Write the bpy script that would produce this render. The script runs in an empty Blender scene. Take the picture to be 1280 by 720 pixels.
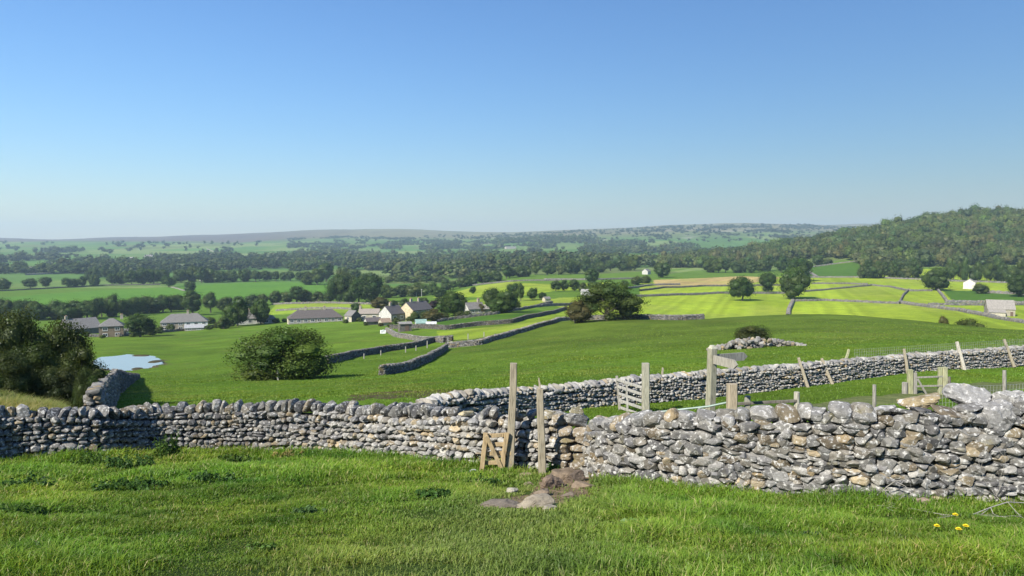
import bpy, bmesh, math, random
import numpy as np
from mathutils import Vector, Matrix
random.seed(7)
RNG = np.random.default_rng(11)
S = bpy.context.scene
COL = S.collection
R = math.radians

# ------------------------------------------------------------------ camera model
F = 924.0                      # focal length in pixels of the 1280 wide photograph
PITCH = math.atan(60 / F)
CH = 1.6

def ray(px, py):
    cx, cy = (px - 640) / F, (360 - py) / F
    Yc = math.cos(PITCH) + cy * math.sin(PITCH)
    Zc = -math.sin(PITCH) + cy * math.cos(PITCH)
    return cx / Yc, Zc / Yc            # x and z per metre of Y

def t_of(py):
    return math.tan(math.atan((360 - py) / F) - PITCH)

# ------------------------------------------------------------------ value noise
def _hash(ix, iy, seed):
    h = (ix.astype(np.int64) * 374761393 + iy.astype(np.int64) * 668265263 + seed * 974634541) & 0x7fffffff
    h = ((h ^ (h >> 13)) * 1274126177) & 0x7fffffff
    h = h ^ (h >> 16)
    return (h & 0xffff) / 65535.0

def vnoise(x, y, seed=0):
    x = np.asarray(x, float); y = np.asarray(y, float)
    ix = np.floor(x); iy = np.floor(y)
    fx = x - ix; fy = y - iy
    fx = fx * fx * (3 - 2 * fx); fy = fy * fy * (3 - 2 * fy)
    a = _hash(ix, iy, seed); b = _hash(ix + 1, iy, seed)
    c = _hash(ix, iy + 1, seed); d = _hash(ix + 1, iy + 1, seed)
    return (a + (b - a) * fx) * (1 - fy) + (c + (d - c) * fx) * fy

def fbm(x, y, seed=0, octv=4):
    s = 0; a = 0.5; t = 0
    for k in range(octv):
        s = s + a * vnoise(x * 2 ** k, y * 2 ** k, seed + k * 17); t += a; a *= 0.5
    return s / t * 2 - 1

# ------------------------------------------------------------------ terrain
def RZ(py, Y): return CH + t_of(py) * Y
LFAR = [(420, -42), (650, -46), (900, -49), (1200, -52), (1700, -50), (2500, -40), (3500, -17), (4700, 0)]
MFAR = [(650, -44.5), (900, -47), (1200, -50), (1700, -50), (2500, -40), (3500, -12), (4700, 25)]
def ridge(py, Yr=6000): return [(Yr, RZ(py, Yr)), (7400, RZ(py, Yr) - 90)]
NEAR = [(1, -.2), (15.5, -3.1)]
COLS = {
    -400: [(22, -3.2), (30, -4.2), (60, -9), (150, -22), (320, -36)] + LFAR + ridge(297),
    0:    [(20, -3.1), (25, -3.7), (34, -6.3), (60, -11), (150, -23), (320, -37)] + LFAR + ridge(296),
    70:   [(20, -3.3), (25, -4.2), (34, -6.6), (60, -11.2), (123, -20.2), (141, -20.3), (230, -30), (320, -37)] + LFAR + ridge(300),
    140:  [(21, -4.2), (30, -5.4), (70, -12), (121, -20.1), (142, -20.1), (230, -29.5), (320, -37)] + LFAR + ridge(295.5),
    220:  [(21, -4.2), (30, -5.4), (70, -12), (121, -19.4), (142, -21.5), (230, -29.3), (320, -36.5)] + LFAR + ridge(294),
    300:  [(21, -4.2), (30, -5.3), (75, -12.4), (120, -18), (170, -23), (310, -34)] + LFAR + ridge(290),
    400:  [(21, -4.1), (30, -5.1), (40, -6.7), (75, -12.3), (110, -16.2), (160, -20.9), (300, -31.8), (430, -38), (500, -40.5)] + MFAR + ridge(284.5),
    500:  [(21, -4.0), (30, -4.9), (40, -6.5), (75, -12.0), (110, -15.8), (150, -19.3), (210, -23.6), (310, -31.6), (430, -38), (500, -40)] + MFAR + ridge(284),
    560:  [(21, -3.9), (28, -4.7), (40, -6.2), (70, -10.8), (110, -15.2), (150, -18.5), (210, -22.4), (300, -28), (430, -34), (600, -40)] + MFAR[1:] + ridge(286.5),
    640:  [(21, -3.8), (28, -4.6), (35, -5.2), (60, -9.1), (100, -13.5), (150, -17.3), (200, -20.4), (270, -23.2), (350, -26.8), (480, -29.6), (700, -33), (900, -36), (1500, -42), (2300, -34), (3500, 8), (4700, 42)] + ridge(290.5),
    720:  [(21, -3.7), (28, -4.5), (38, -5.4), (70, -9.6), (110, -13.2), (148, -15.0), (162, -15.6), (200, -20), (260, -25), (350, -27.8), (480, -30), (700, -32.8), (900, -36), (1500, -42), (2300, -30), (3500, 20), (4600, 60)] + ridge(286),
    790:  [(21, -3.6), (28, -4.5), (38, -5.4), (70, -9.3), (110, -12.8), (140, -14.1), (152, -14.5), (162, -16), (220, -26), (310, -29.5), (480, -31), (700, -32.5), (900, -35.5), (1500, -42), (2300, -28), (3500, 28), (4600, 75)] + ridge(284, 5600),
    860:  [(21, -3.5), (28, -4.5), (40, -5.5), (75, -9.4), (110, -12.3), (140, -14.0), (152, -14.6), (165, -17), (215, -26), (260, -30), (400, -31.3), (600, -32), (800, -33.5), (1000, -36), (1500, -42), (2300, -26), (3500, 38), (4600, 95)] + ridge(279, 5400),
    930:  [(21, -3.5), (29, -4.5), (42, -5.6), (75, -9.1), (110, -11.8), (140, -13.3), (152, -13.7), (165, -16), (215, -26), (260, -30.5), (400, -31.5), (600, -32), (800, -33), (1000, -33), (1250, -24), (1600, -40), (2300, -26), (3500, 40), (4600, 100)] + ridge(277.5, 5400),
    1000: [(21, -3.5), (31, -4.6), (45, -5.6), (75, -8.8), (110, -11.3), (140, -12.7), (152, -13.1), (165, -15.5), (215, -26), (260, -30.5), (400, -31.5), (600, -31.5), (800, -31.5), (920, -25), (1150, RZ(314, 1150)), (1350, -5), (1700, -30), (2300, -26), (3500, 40), (4600, 100)] + ridge(280, 5400),
    1070: [(21, -3.4), (32, -4.5), (45, -5.4), (80, -9.0), (115, -11.5), (140, -12.7), (150, -13.2), (165, -16.5), (215, -26), (260, -30.5), (400, -31.3), (600, -31), (760, -30), (900, -12), (1150, RZ(297, 1150)), (1350, 5), (1700, -20), (2600, -20), (4200, 60)] + ridge(275.5, 6800)[:1] + [(7400, RZ(275.5, 6800) - 60)],
    1150: [(21, -3.4), (34, -4.6), (47, -5.3), (80, -8.8), (115, -11.6), (135, -13.0), (150, -15.5), (215, -26), (260, -29.5), (400, -31), (600, -31), (750, -30), (900, -4), (1150, RZ(281, 1150)), (1350, 20), (1700, -15), (2600, -10), (4500, 50), (6000, 120), (7400, 60)],
    1220: [(21, -3.4), (36, -4.9), (50, -5.8), (80, -8.9), (110, -11.6), (130, -13.4), (150, -17), (215, -26), (260, -29), (400, -31), (600, -31), (750, -30), (900, 2), (1130, RZ(269, 1130)), (1350, 35), (1700, -10), (2600, -10), (4500, 50), (6000, 100), (7400, 60)],
    1290: [(21, -3.4), (41, -5.4), (55, -6.6), (80, -9.2), (110, -12.2), (130, -14.3), (150, -17.5), (215, -26), (260, -29), (400, -31), (600, -31), (750, -30), (900, 0), (1130, RZ(274, 1130)), (1350, 35), (1700, -10), (2600, -10), (4500, 50), (6000, 100), (7400, 60)],
    1700: [(21, -3.4), (41, -5.4), (55, -6.6), (80, -9.2), (110, -12.2), (130, -14.3), (150, -17.5), (215, -26), (260, -29), (400, -31), (600, -31), (750, -28), (900, 0), (1130, RZ(268, 1130)), (1350, 35), (1700, -10), (2600, -10), (4500, 50), (6000, 100), (7400, 60)],
}
NLOG = 520
LOGS = np.linspace(math.log(1.0), math.log(7400.0), NLOG)
PXT = np.arange(-400, 1701, 10)
def _table():
    keys = sorted(COLS)
    prof = np.array([np.interp(LOGS, np.log([p[0] for p in NEAR + COLS[k]]),
                               np.array([p[1] for p in NEAR + COLS[k]]) / np.array([p[0] for p in NEAR + COLS[k]])) for k in keys])
    T = np.array([np.interp(PXT, keys, prof[:, j]) for j in range(NLOG)]).T
    def smooth(A, sig, axis):
        n = int(sig * 3) + 1
        k = np.exp(-0.5 * (np.arange(-n, n + 1) / sig) ** 2); k /= k.sum()
        Ap = np.pad(A, [(n, n) if a == axis else (0, 0) for a in range(2)], mode='edge')
        return np.apply_along_axis(lambda v: np.convolve(v, k, 'valid'), axis, Ap)
    return smooth(smooth(T, 2.2, 0), 3.0, 1)
TAB = _table()

POND_Z = -20.0
def zt(x, Y, detail=True):
    x = np.asarray(x, float); Y = np.asarray(Y, float)
    Yc = np.clip(Y, 1.0, 7399.0)
    u = np.clip(((x / np.maximum(Yc, 6.0)) * F + 640 + 400) / 10.0, 0, len(PXT) - 1.001)
    v = np.clip((np.log(Yc) - LOGS[0]) / (LOGS[1] - LOGS[0]), 0, NLOG - 1.001)
    iu = u.astype(int); iv = v.astype(int); fu = u - iu; fv = v - iv
    t = (TAB[iu, iv] * (1 - fu) + TAB[iu + 1, iv] * fu) * (1 - fv) + (TAB[iu, iv + 1] * (1 - fu) + TAB[iu + 1, iv + 1] * fu) * fv
    z = np.where(Y < 14, -0.2 * Y, t * Yc)
    z = z + np.clip((14 - Y) / 14, 0, 1) * 0
    if detail:
        near = np.clip((Y - 5) / 10, 0.15, 1)
        z = z + 0.05 * fbm(x / 1.3, Y / 1.3, 3, 3) * np.clip(1.2 - Y / 400, 0, 1)
        z = z + 0.11 * fbm(x / 3.4, Y / 2.6, 15, 2) * np.clip((15.5 - Y) / 4, 0, 1) * np.clip(Y / 4, 0, 1)
        z = z + 0.25 * fbm(x / 14, Y / 14, 5, 3) * np.clip((Y - 45) / 50, 0, 1)
        z = z + 6.0 * fbm(x / 260, Y / 420, 9, 4) * np.clip((Y - 2200) / 1500, 0, 1)
    return z

def hit(px, py, ymin=4.0, ymax=7000.0):
    """point where a line of sight meets the ground"""
    rx, rz = ray(px, py)
    Ys = np.geomspace(ymin, ymax, 5000)
    d = (CH + rz * Ys) - zt(rx * Ys, Ys)
    k = np.where((d[:-1] > 0) & (d[1:] <= 0))[0]
    if len(k) == 0:
        j = int(np.argmin(d)) if ymin < 3000 else len(Ys) - 1
        Y = Ys[j]
    else:
        i = k[0]; a = d[i] / (d[i] - d[i + 1]); Y = Ys[i] + (Ys[i + 1] - Ys[i]) * a
    return np.array([rx * Y, Y, float(zt(rx * Y, Y))])

def at(px, Y):
    x = (px - 640) / F * Y
    return np.array([x, Y, float(zt(x, Y))])

def spot(px, py, Y):
    rx, rz = ray(px, py)
    return np.array([rx * Y, Y, CH + rz * Y])

# ------------------------------------------------------------------ mesh accumulation
class MB:
    def __init__(s): s.V = []; s.F = {}; s.C = []; s.n = 0
    def add(s, V, Fs, C):
        V = np.asarray(V, float).reshape(-1, 3)
        if not isinstance(Fs, list): Fs = [Fs]
        for f in Fs:
            f = np.asarray(f, np.int64)
            if f.size: s.F.setdefault(f.shape[1], []).append(f + s.n)
        C = np.asarray(C, float)
        if C.ndim == 1: C = np.tile(C, (len(V), 1))
        s.V.append(V); s.C.append(C[:, :3]); s.n += len(V)
    def mesh(s, name, mat, smooth=False):
        me = bpy.data.meshes.new(name)
        V = np.concatenate(s.V).astype(np.float32); C = np.concatenate(s.C)
        loops = []; starts = []; tot = 0
        for k, fl in s.F.items():
            f = np.concatenate(fl)
            loops.append(f.ravel()); starts.append(tot + np.arange(len(f)) * k); tot += f.size
        loops = np.concatenate(loops).astype(np.int32); starts = np.concatenate(starts).astype(np.int32)
        me.vertices.add(len(V)); me.vertices.foreach_set('co', V.ravel())
        me.loops.add(len(loops)); me.loops.foreach_set('vertex_index', loops)
        me.polygons.add(len(starts)); me.polygons.foreach_set('loop_start', starts)
        me.polygons.foreach_set('use_smooth', np.full(len(starts), bool(smooth)))
        a = me.attributes.new('tint', 'FLOAT_COLOR', 'POINT')
        c4 = np.ones((len(V), 4), np.float32); c4[:, :3] = C
        a.data.foreach_set('color', c4.ravel())
        me.materials.append(mat)
        me.update(calc_edges=True)
        return me
    def build(s, name, mat, parent=None, smooth=False):
        return link(name, s.mesh(name, mat, smooth), parent)

def link(name, me, parent=None):
    o = bpy.data.objects.new(name, me); COL.objects.link(o)
    if parent: o.parent = parent
    return o
def tag(o, label=None, cat=None, group=None, kind=None):
    if label: o['label'] = label
    if cat: o['category'] = cat; o['kind'] = 'thing'
    if group: o['group'] = group
    if kind: o['kind'] = kind
    return o
def empty(name, loc, rz=0, label=None, cat=None, group=None):
    o = bpy.data.objects.new(name, None); COL.objects.link(o)
    o.location = tuple(float(q) for q in loc); o.rotation_euler = (0, 0, rz)
    o.empty_display_size = 0.2
    return tag(o, label, cat, group)

BOXF = np.array([[0, 3, 2, 1], [4, 5, 6, 7], [0, 1, 5, 4], [1, 2, 6, 5], [2, 3, 7, 6], [3, 0, 4, 7]])
def box(mb, c, size, col=(.5, .5, .5), rot=None, jit=0):
    sx, sy, sz = [q / 2 for q in size]
    V = np.array([[-sx, -sy, -sz], [sx, -sy, -sz], [sx, sy, -sz], [-sx, sy, -sz], [-sx, -sy, sz], [sx, -sy, sz], [sx, sy, sz], [-sx, sy, sz]])
    if jit: V = V + RNG.normal(0, jit, V.shape)
    if rot is not None: V = V @ np.array(rot).T
    mb.add(V + np.array(c), BOXF, col)
def frame_of(d, up=(0, 0, 1)):
    d = np.array(d, float); d /= np.linalg.norm(d)
    up = np.array(up, float)
    if abs(d @ up) > .98: up = np.array([0, 1.0, 0])
    a = np.cross(d, up); a /= np.linalg.norm(a); b = np.cross(a, d)
    return a, b, d
def tube(mb, pts, rad, col=(.5, .5, .5), n=8, cap=True):
    pts = [np.array(p, float) for p in pts]; m = len(pts)
    rad = [rad] * m if np.isscalar(rad) else rad
    V = []
    for i, p in enumerate(pts):
        d = pts[min(i + 1, m - 1)] - pts[max(i - 1, 0)]
        a, b, _ = frame_of(d)
        for k in range(n):
            th = 2 * math.pi * k / n
            V.append(p + rad[i] * (math.cos(th) * a + math.sin(th) * b))
    Q = [[i * n + k, i * n + (k + 1) % n, (i + 1) * n + (k + 1) % n, (i + 1) * n + k] for i in range(m - 1) for k in range(n)]
    fs = [np.array(Q)]
    if cap: fs.append(np.array([list(range(n))[::-1], [(m - 1) * n + k for k in range(n)]]))
    mb.add(np.array(V), fs, col)
def beam(mb, p, q, w, h, col, up=(0, 0, 1), taper=1.0, seg=5, rough=.006):
    """a sawn timber from p to q with slightly uneven faces"""
    p = np.array(p, float); q = np.array(q, float); a, b, _ = frame_of(q - p, up)
    V = []
    for i in range(seg + 1):
        f = i / seg; c = p + (q - p) * f; s = 1 + (taper - 1) * f
        c = c + a * RNG.normal(0, rough) * (0 < i < seg)
        ch = .82
        for (u, v) in ((-1, -ch), (-ch, -1), (ch, -1), (1, -ch), (1, ch), (ch, 1), (-ch, 1), (-1, ch)):
            V.append(c + a * u * w / 2 * s + b * v * h / 2 * s)
    n = 8
    Q = [[i * n + k, i * n + (k + 1) % n, (i + 1) * n + (k + 1) % n, (i + 1) * n + k] for i in range(seg) for k in range(n)]
    mb.add(np.array(V), [np.array(Q), np.array([list(range(n))[::-1], [seg * n + k for k in range(n)]])], col)

# ------------------------------------------------------------------ materials
def newmat(name):
    m = bpy.data.materials.new(name); m.use_nodes = True
    nt = m.node_tree; b = nt.nodes['Principled BSDF']
    return m, nt, b, nt.nodes, nt.links
def mixc(nt, blend, fac, a, b):
    n = nt.nodes.new('ShaderNodeMix'); n.data_type = 'RGBA'; n.blend_type = blend; n.clamp_factor = True
    for s, v in ((0, fac), (6, a), (7, b)):
        if hasattr(v, 'is_output'): nt.links.new(v, n.inputs[s])
        elif s == 0: n.inputs[0].default_value = v
        else: n.inputs[s].default_value = tuple(v) + ((1,) if len(v) == 3 else ())
    return n.outputs[2]
def noise(nt, scale, detail=4, rough=.55, vec=None, dist=0):
    n = nt.nodes.new('ShaderNodeTexNoise'); n.inputs['Scale'].default_value = scale
    n.inputs['Detail'].default_value = detail; n.inputs['Roughness'].default_value = rough; n.inputs['Distortion'].default_value = dist
    if vec is not None: nt.links.new(vec, n.inputs['Vector'])
    return n.outputs['Fac']
def ramp(nt, src, stops):
    n = nt.nodes.new('ShaderNodeValToRGB'); nt.links.new(src, n.inputs[0])
    e = n.color_ramp.elements
    while len(e) < len(stops): e.new(0.5)
    for k, (p, c) in enumerate(stops):
        e[k].position = p; e[k].color = tuple(c) + (1,) if len(c) == 3 else c
    return n.outputs[0]
def attr(nt, name='tint'):
    n = nt.nodes.new('ShaderNodeAttribute'); n.attribute_name = name; return n.outputs['Color']
def geo(nt): return nt.nodes.new('ShaderNodeNewGeometry').outputs['Position']
def bump(nt, b, h, strength=.5, dist=.02):
    n = nt.nodes.new('ShaderNodeBump'); n.inputs['Strength'].default_value = strength; n.inputs['Distance'].default_value = dist
    nt.links.new(h, n.inputs['Height']); nt.links.new(n.outputs[0], b.inputs['Normal'])

def mat_stone(name, s1=9.0, lich=.62, lcol=(.62, .60, .54), lw=.05, moss=(.20, .17, .05), dist=.015, lamt=.85):
    m, nt, b, N, L = newmat(name)
    P = geo(nt); c = attr(nt)
    n1 = noise(nt, s1, 6, .62, P)
    c = mixc(nt, 'MULTIPLY', 1.0, c, ramp(nt, n1, [(.25, (.55, .54, .52)), (.5, (1, 1, 1)), (.8, (1.35, 1.33, 1.28))]))
    n2 = noise(nt, s1 * 1.5, 8, .68, P, .3)
    lm = ramp(nt, n2, [(lich, (0, 0, 0)), (lich + lw, (lamt,) * 3)])
    c = mixc(nt, 'MIX', lm, c, lcol)
    n3 = noise(nt, s1 * .35, 4, .6, P, .2)
    mm = ramp(nt, n3, [(.62, (0, 0, 0)), (.74, (.45, .45, .45))])
    c = mixc(nt, 'MIX', mm, c, moss)
    n4 = noise(nt, s1 * 5, 4, .7, P)
    c = mixc(nt, 'MULTIPLY', .7, c, ramp(nt, n4, [(.3, (.6, .6, .6)), (.7, (1.25, 1.25, 1.25))]))
    L.new(c, b.inputs['Base Color']); b.inputs['Roughness'].default_value = .95
    b.inputs['Specular IOR Level'].default_value = .15
    bump(nt, b, n4, .6, dist)
    return m
M = {}
M['stone_near'] = mat_stone('near_limestone', 11, .53, (.53, .52, .48), .09, lamt=.85)
M['stone_mid'] = mat_stone('lane_limestone', 7, .60, (.6, .59, .55))
M['stone_far'] = mat_stone('far_limestone', 1.2, .58, (.5, .49, .44), .1, dist=.05, lamt=.5)
M['boulder'] = mat_stone('lichen_boulder', 9, .54, (.50, .49, .46), .07, lamt=.85)
M['path_rock'] = mat_stone('trodden_rock', 7, .70, (.36, .33, .28), .15, (.16, .13, .06), lamt=.4)
M['house_wall'] = mat_stone('house_masonry', 1.6, .7, (.45, .43, .36), .1, (.2, .18, .12), dist=.03, lamt=.3)

def mat_plain(name, rough=.7, sc=3.0, lo=.75, hi=1.2, metal=0, bdist=.004):
    m, nt, b, N, L = newmat(name)
    P = geo(nt); n1 = noise(nt, sc, 5, .6, P)
    c = mixc(nt, 'MULTIPLY', 1.0, attr(nt), ramp(nt, n1, [(.3, (lo,) * 3), (.7, (hi,) * 3)]))
    L.new(c, b.inputs['Base Color']); b.inputs['Roughness'].default_value = rough; b.inputs['Metallic'].default_value = metal
    b.inputs['Specular IOR Level'].default_value = .3
    bump(nt, b, n1, .3, bdist)
    return m
M['paint'] = mat_plain('weathered_paint', .6)
M['roof'] = mat_plain('slate_roofing', .75, 2.5, .7, 1.25)
M['glass'] = mat_plain('window_glass', .08, 1, .9, 1.1)
M['metal'] = mat_plain('galvanised_steel', .5, 8, .8, 1.15, .3)
M['plant'] = mat_plain('plant_tissue', .6, 20, .8, 1.2)

def mat_wood(name):
    m, nt, b, N, L = newmat(name)
    tc = N.new('ShaderNodeTexCoord'); mp = N.new('ShaderNodeMapping'); mp.inputs['Scale'].default_value = (22, 22, 1.6)
    L.new(tc.outputs['Object'], mp.inputs[0])
    n1 = noise(nt, 2.5, 6, .65, mp.outputs[0], .5)
    c = mixc(nt, 'MULTIPLY', 1.0, attr(nt), ramp(nt, n1, [(.3, (.30, .28, .25)), (.5, (1, 1, 1)), (.75, (1.4, 1.4, 1.38))]))
    n2 = noise(nt, 5, 4, .6, geo(nt))
    c = mixc(nt, 'MIX', ramp(nt, n2, [(.55, (0, 0, 0)), (.75, (.5, .5, .5))]), c, (.30, .29, .22))
    L.new(c, b.inputs['Base Color']); b.inputs['Roughness'].default_value = .9; b.inputs['Specular IOR Level'].default_value = .15
    bump(nt, b, n1, .6, .01)
    return m
M['wood'] = mat_wood('weathered_timber')

def mat_leaf(name, trans=.35, objrand=True, nscale=.5):
    m, nt, b, N, L = newmat(name)
    c = attr(nt)
    if objrand:
        oi = N.new('ShaderNodeObjectInfo')
        c = mixc(nt, 'MULTIPLY', 1.0, c, ramp(nt, oi.outputs['Random'], [(0, (.84, .84, .78)), (.4, (1.0, .98, .90)), (.75, (1.05, 1.04, .92)), (1, (1.12, 1.07, .88))]))
    n1 = noise(nt, nscale, 3, .6, geo(nt))
    c = mixc(nt, 'MULTIPLY', 1.0, c, ramp(nt, n1, [(.3, (.72, .75, .75)), (.7, (1.25, 1.2, 1.1))]))
    d = N.new('ShaderNodeBsdfDiffuse'); t = N.new('ShaderNodeBsdfTranslucent'); g = N.new('ShaderNodeBsdfGlossy')
    g.inputs['Roughness'].default_value = .45; g.inputs['Color'].default_value = (.9, .95, .9, 1)
    L.new(c, d.inputs[0])
    c2 = mixc(nt, 'MULTIPLY', 1.0, c, (1.3, 1.25, .5)); L.new(c2, t.inputs[0])
    mx = N.new('ShaderNodeMixShader'); mx.inputs[0].default_value = trans; L.new(d.outputs[0], mx.inputs[1]); L.new(t.outputs[0], mx.inputs[2])
    m2 = N.new('ShaderNodeMixShader'); m2.inputs[0].default_value = .012; L.new(mx.outputs[0], m2.inputs[1]); L.new(g.outputs[0], m2.inputs[2])
    L.new(m2.outputs[0], N['Material Output'].inputs[0]); N.remove(b)
    return m
M['leaf'] = mat_leaf('tree_foliage', .25)
M['leaf_near'] = mat_leaf('bush_foliage', .3, True, 1.2)
M['wood_leaf'] = mat_leaf('woodland_foliage', .15, False, .05)
M['grass'] = mat_leaf('grass_blades', .4, False, .8)
M['bark'] = mat_plain('tree_bark', .95, 6, .6, 1.3, 0, .02)

def mat_ground():
    m, nt, b, N, L = newmat('valley_ground')
    P = geo(nt); c = attr(nt)
    n0 = noise(nt, .012, 4, .6, P); n1 = noise(nt, .15, 5, .6, P); n2 = noise(nt, 1.7, 5, .65, P); n3 = noise(nt, 9, 4, .7, P)
    c = mixc(nt, 'MULTIPLY', 1.0, c, ramp(nt, n0, [(.3, (.86, .9, .9)), (.7, (1.12, 1.08, 1.0))]))
    c = mixc(nt, 'MULTIPLY', 1.0, c, ramp(nt, n1, [(.3, (.80, .84, .85)), (.7, (1.2, 1.14, 1.1))]))
    c = mixc(nt, 'MULTIPLY', 1.0, c, ramp(nt, n2, [(.3, (.72, .76, .7)), (.7, (1.25, 1.2, 1.2))]))
    c = mixc(nt, 'MULTIPLY', 1.0, c, ramp(nt, n3, [(.3, (.7, .72, .7)), (.7, (1.25, 1.2, 1.2))]))
    L.new(c, b.inputs['Base Color']); b.inputs['Roughness'].default_value = 1; b.inputs['Specular IOR Level'].default_value = .05
    ad = N.new('ShaderNodeMath'); ad.operation = 'ADD'; L.new(n2, ad.inputs[0]); L.new(n3, ad.inputs[1])
    bump(nt, b, ad.outputs[0], .8, .12)
    return m
M['ground'] = mat_ground()

# ------------------------------------------------------------------ world, sun, haze, camera
TOSUN = Vector((-.70, -.71, 0)).normalized(); EL = R(40)
SUNDIR = Vector((TOSUN.x * math.cos(EL), TOSUN.y * math.cos(EL), math.sin(EL)))
w = bpy.data.worlds.new('World'); S.world = w; w.use_nodes = True
nt = w.node_tree; bg = nt.nodes['Background']
sky = nt.nodes.new('ShaderNodeTexSky'); sky.sky_type = 'NISHITA'; sky.sun_disc = False
sky.sun_elevation = EL; sky.sun_rotation = -math.atan2(TOSUN.x, TOSUN.y)
sky.altitude = 200; sky.air_density = 1.7; sky.dust_density = .0; sky.ozone_density = 10.0
nt.links.new(mixc(nt, 'MULTIPLY', 1.0, sky.outputs[0], (.86, .97, 1.17)), bg.inputs[0]); bg.inputs[1].default_value = .065
sun = bpy.data.lights.new('sun', 'SUN'); sun.energy = 5.0; sun.angle = R(.53); sun.color = (1, .95, .87)
so = bpy.data.objects.new('sun', sun); COL.objects.link(so)
so.rotation_euler = (-SUNDIR).to_track_quat('-Z', 'Y').to_euler()
cam = bpy.data.cameras.new('camera'); co = bpy.data.objects.new('camera', cam); COL.objects.link(co)
cam.sensor_width = 36; cam.lens = 36 * F / 1280; cam.clip_end = 30000; cam.clip_start = .05
co.location = (0, 0, CH); co.rotation_euler = (math.pi / 2 - PITCH, 0, 0)
S.camera = co
S.view_settings.view_transform = 'Standard'; S.view_settings.look = 'None'; S.view_settings.gamma = 1; S.view_settings.exposure = 0.88
S.render.resolution_x = 1024; S.render.resolution_y = 576
S.cycles.use_denoising = True
S.cycles.max_bounces = 6; S.cycles.diffuse_bounces = 2; S.cycles.glossy_bounces = 2; S.cycles.transmission_bounces = 3; S.cycles.volume_bounces = 0
S.cycles.volume_step_rate = 1.0

def make_haze():
    mb = MB(); x, y0, y1, z0, z1 = 13500, -600, 8200, -190, 185
    V = np.array([[-x, y0, z0], [x, y0, z0], [x, y1, z0], [-x, y1, z0], [-x, y0, z1], [x, y0, z1], [x, y1, z1], [-x, y1, z1]], float)
    m = bpy.data.materials.new('valley_haze'); m.use_nodes = True; nt = m.node_tree
    nt.nodes.remove(nt.nodes['Principled BSDF'])
    v = nt.nodes.new('ShaderNodeVolumePrincipled'); v.inputs['Density'].default_value = 1.2e-4
    v.inputs['Color'].default_value = (.63, .84, .96, 1); v.inputs['Anisotropy'].default_value = .1
    nt.links.new(v.outputs[0], nt.nodes['Material Output'].inputs['Volume'])
    mb.add(V, BOXF, (1, 1, 1)); o = mb.build('haze', m)
    o['kind'] = 'stuff'; o['label'] = 'pale blue summer haze filling the valley air'
make_haze()

# ------------------------------------------------------------------ field cover
PAST = (.095, .165, .018); KNOLL = (.092, .142, .020); LIME = (.225, .305, .026); LIME2 = (.185, .265, .028)
MIDG = (.095, .170, .022); DARKG = (.060, .130, .016); STUB = (.36, .28, .12); HEATH = (.105, .078, .062); FARG = (.075, .15, .035)
MOOR = (.155, .145, .075); SCAR = (.40, .39, .36); SOIL = (.085, .07, .04); GRAVEL = (.125, .15, .06); DRY = (.22, .20, .08)

def inside(poly, x, y):
    poly = np.asarray(poly); c = np.zeros(len(x), bool); j = len(poly) - 1
    for i in range(len(poly)):
        xi, yi = poly[i]; xj, yj = poly[j]
        if yi != yj:
            c ^= ((yi > y) != (yj > y)) & (x < (xj - xi) * (y - yi) / (yj - yi) + xi)
        j = i
    return c

FIELDS = []     # (polygon in metres, colour, stripe direction or None)
def field(pts, col, ymin=170, stripe=None):
    P = [hit(p[0], p[1], p[2] if len(p) > 2 else ymin)[:2] for p in pts]
    FIELDS.append((P, col, stripe))
def field_abs(pts, col, stripe=None):
    FIELDS.append(([at(p[0], p[1])[:2] for p in pts], col, stripe))

field_abs([(765, 172), (1600, 165), (1600, 720), (985, 760), (800, 640)], LIME, (.35, 1))
# left and middle
field([(0, 372), (120, 363), (240, 357), (330, 352), (445, 356), (420, 366), (330, 376), (220, 372), (100, 380), (0, 386)], (.085, .19, .024))
field([(-200, 386), (0, 386), (0, 372), (-200, 372)], (.085, .19, .024))
field([(330, 394), (345, 381), (530, 378), (540, 384), (430, 391)], LIME2)
field([(560, 378), (640, 372), (700, 374), (660, 380), (600, 384)], LIME2)
field([(440, 348), (560, 344), (575, 349), (450, 353)], (.11, .19, .035))
field([(540, 372), (600, 357), (690, 352), (760, 353), (780, 360), (690, 364), (640, 372)], LIME)
field([(640, 382), (700, 372), (790, 370), (780, 398), (706, 394), (660, 386)], LIME)
field([(545, 414), (640, 406), (705, 388), (714, 392), (700, 402), (590, 424), (552, 425)], LIME2, 110)
field([(548, 402), (640, 392), (690, 381), (706, 386), (640, 403), (545, 412)], DARKG, 140)
field([(660, 385), (690, 381), (706, 386), (690, 391)], MIDG, 140)
field([(760, 352), (870, 338), (1000, 336), (1000, 345), (860, 349), (800, 354)], MIDG)
field([(640, 354), (760, 342), (870, 334), (760, 352), (700, 356)], MIDG)
field([(735, 362), (800, 350), (800, 368), (745, 378)], DARKG)
field([(816, 350), (925, 345), (978, 347), (935, 355), (820, 358)], STUB)
field([(795, 368), (905, 364), (985, 364), (985, 367), (905, 367), (797, 371)], MIDG)
field([(1005, 348), (1075, 346), (1078, 328), (1020, 331), (1000, 340)], DARKG)
field([(1000, 333), (1080, 322), (1080, 328), (1015, 333)], MIDG)
field([(1178, 363), (1290, 365), (1290, 377), (1190, 376)], DARKG)
field([(1180, 378), (1290, 377), (1290, 382), (1190, 382)], MIDG)
# pond edge, muddy strip, lane
field([(445, 492, 20), (480, 490, 20), (640, 489, 20), (650, 495, 20), (540, 500, 20), (440, 500, 20)], SOIL, 20)

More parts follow.
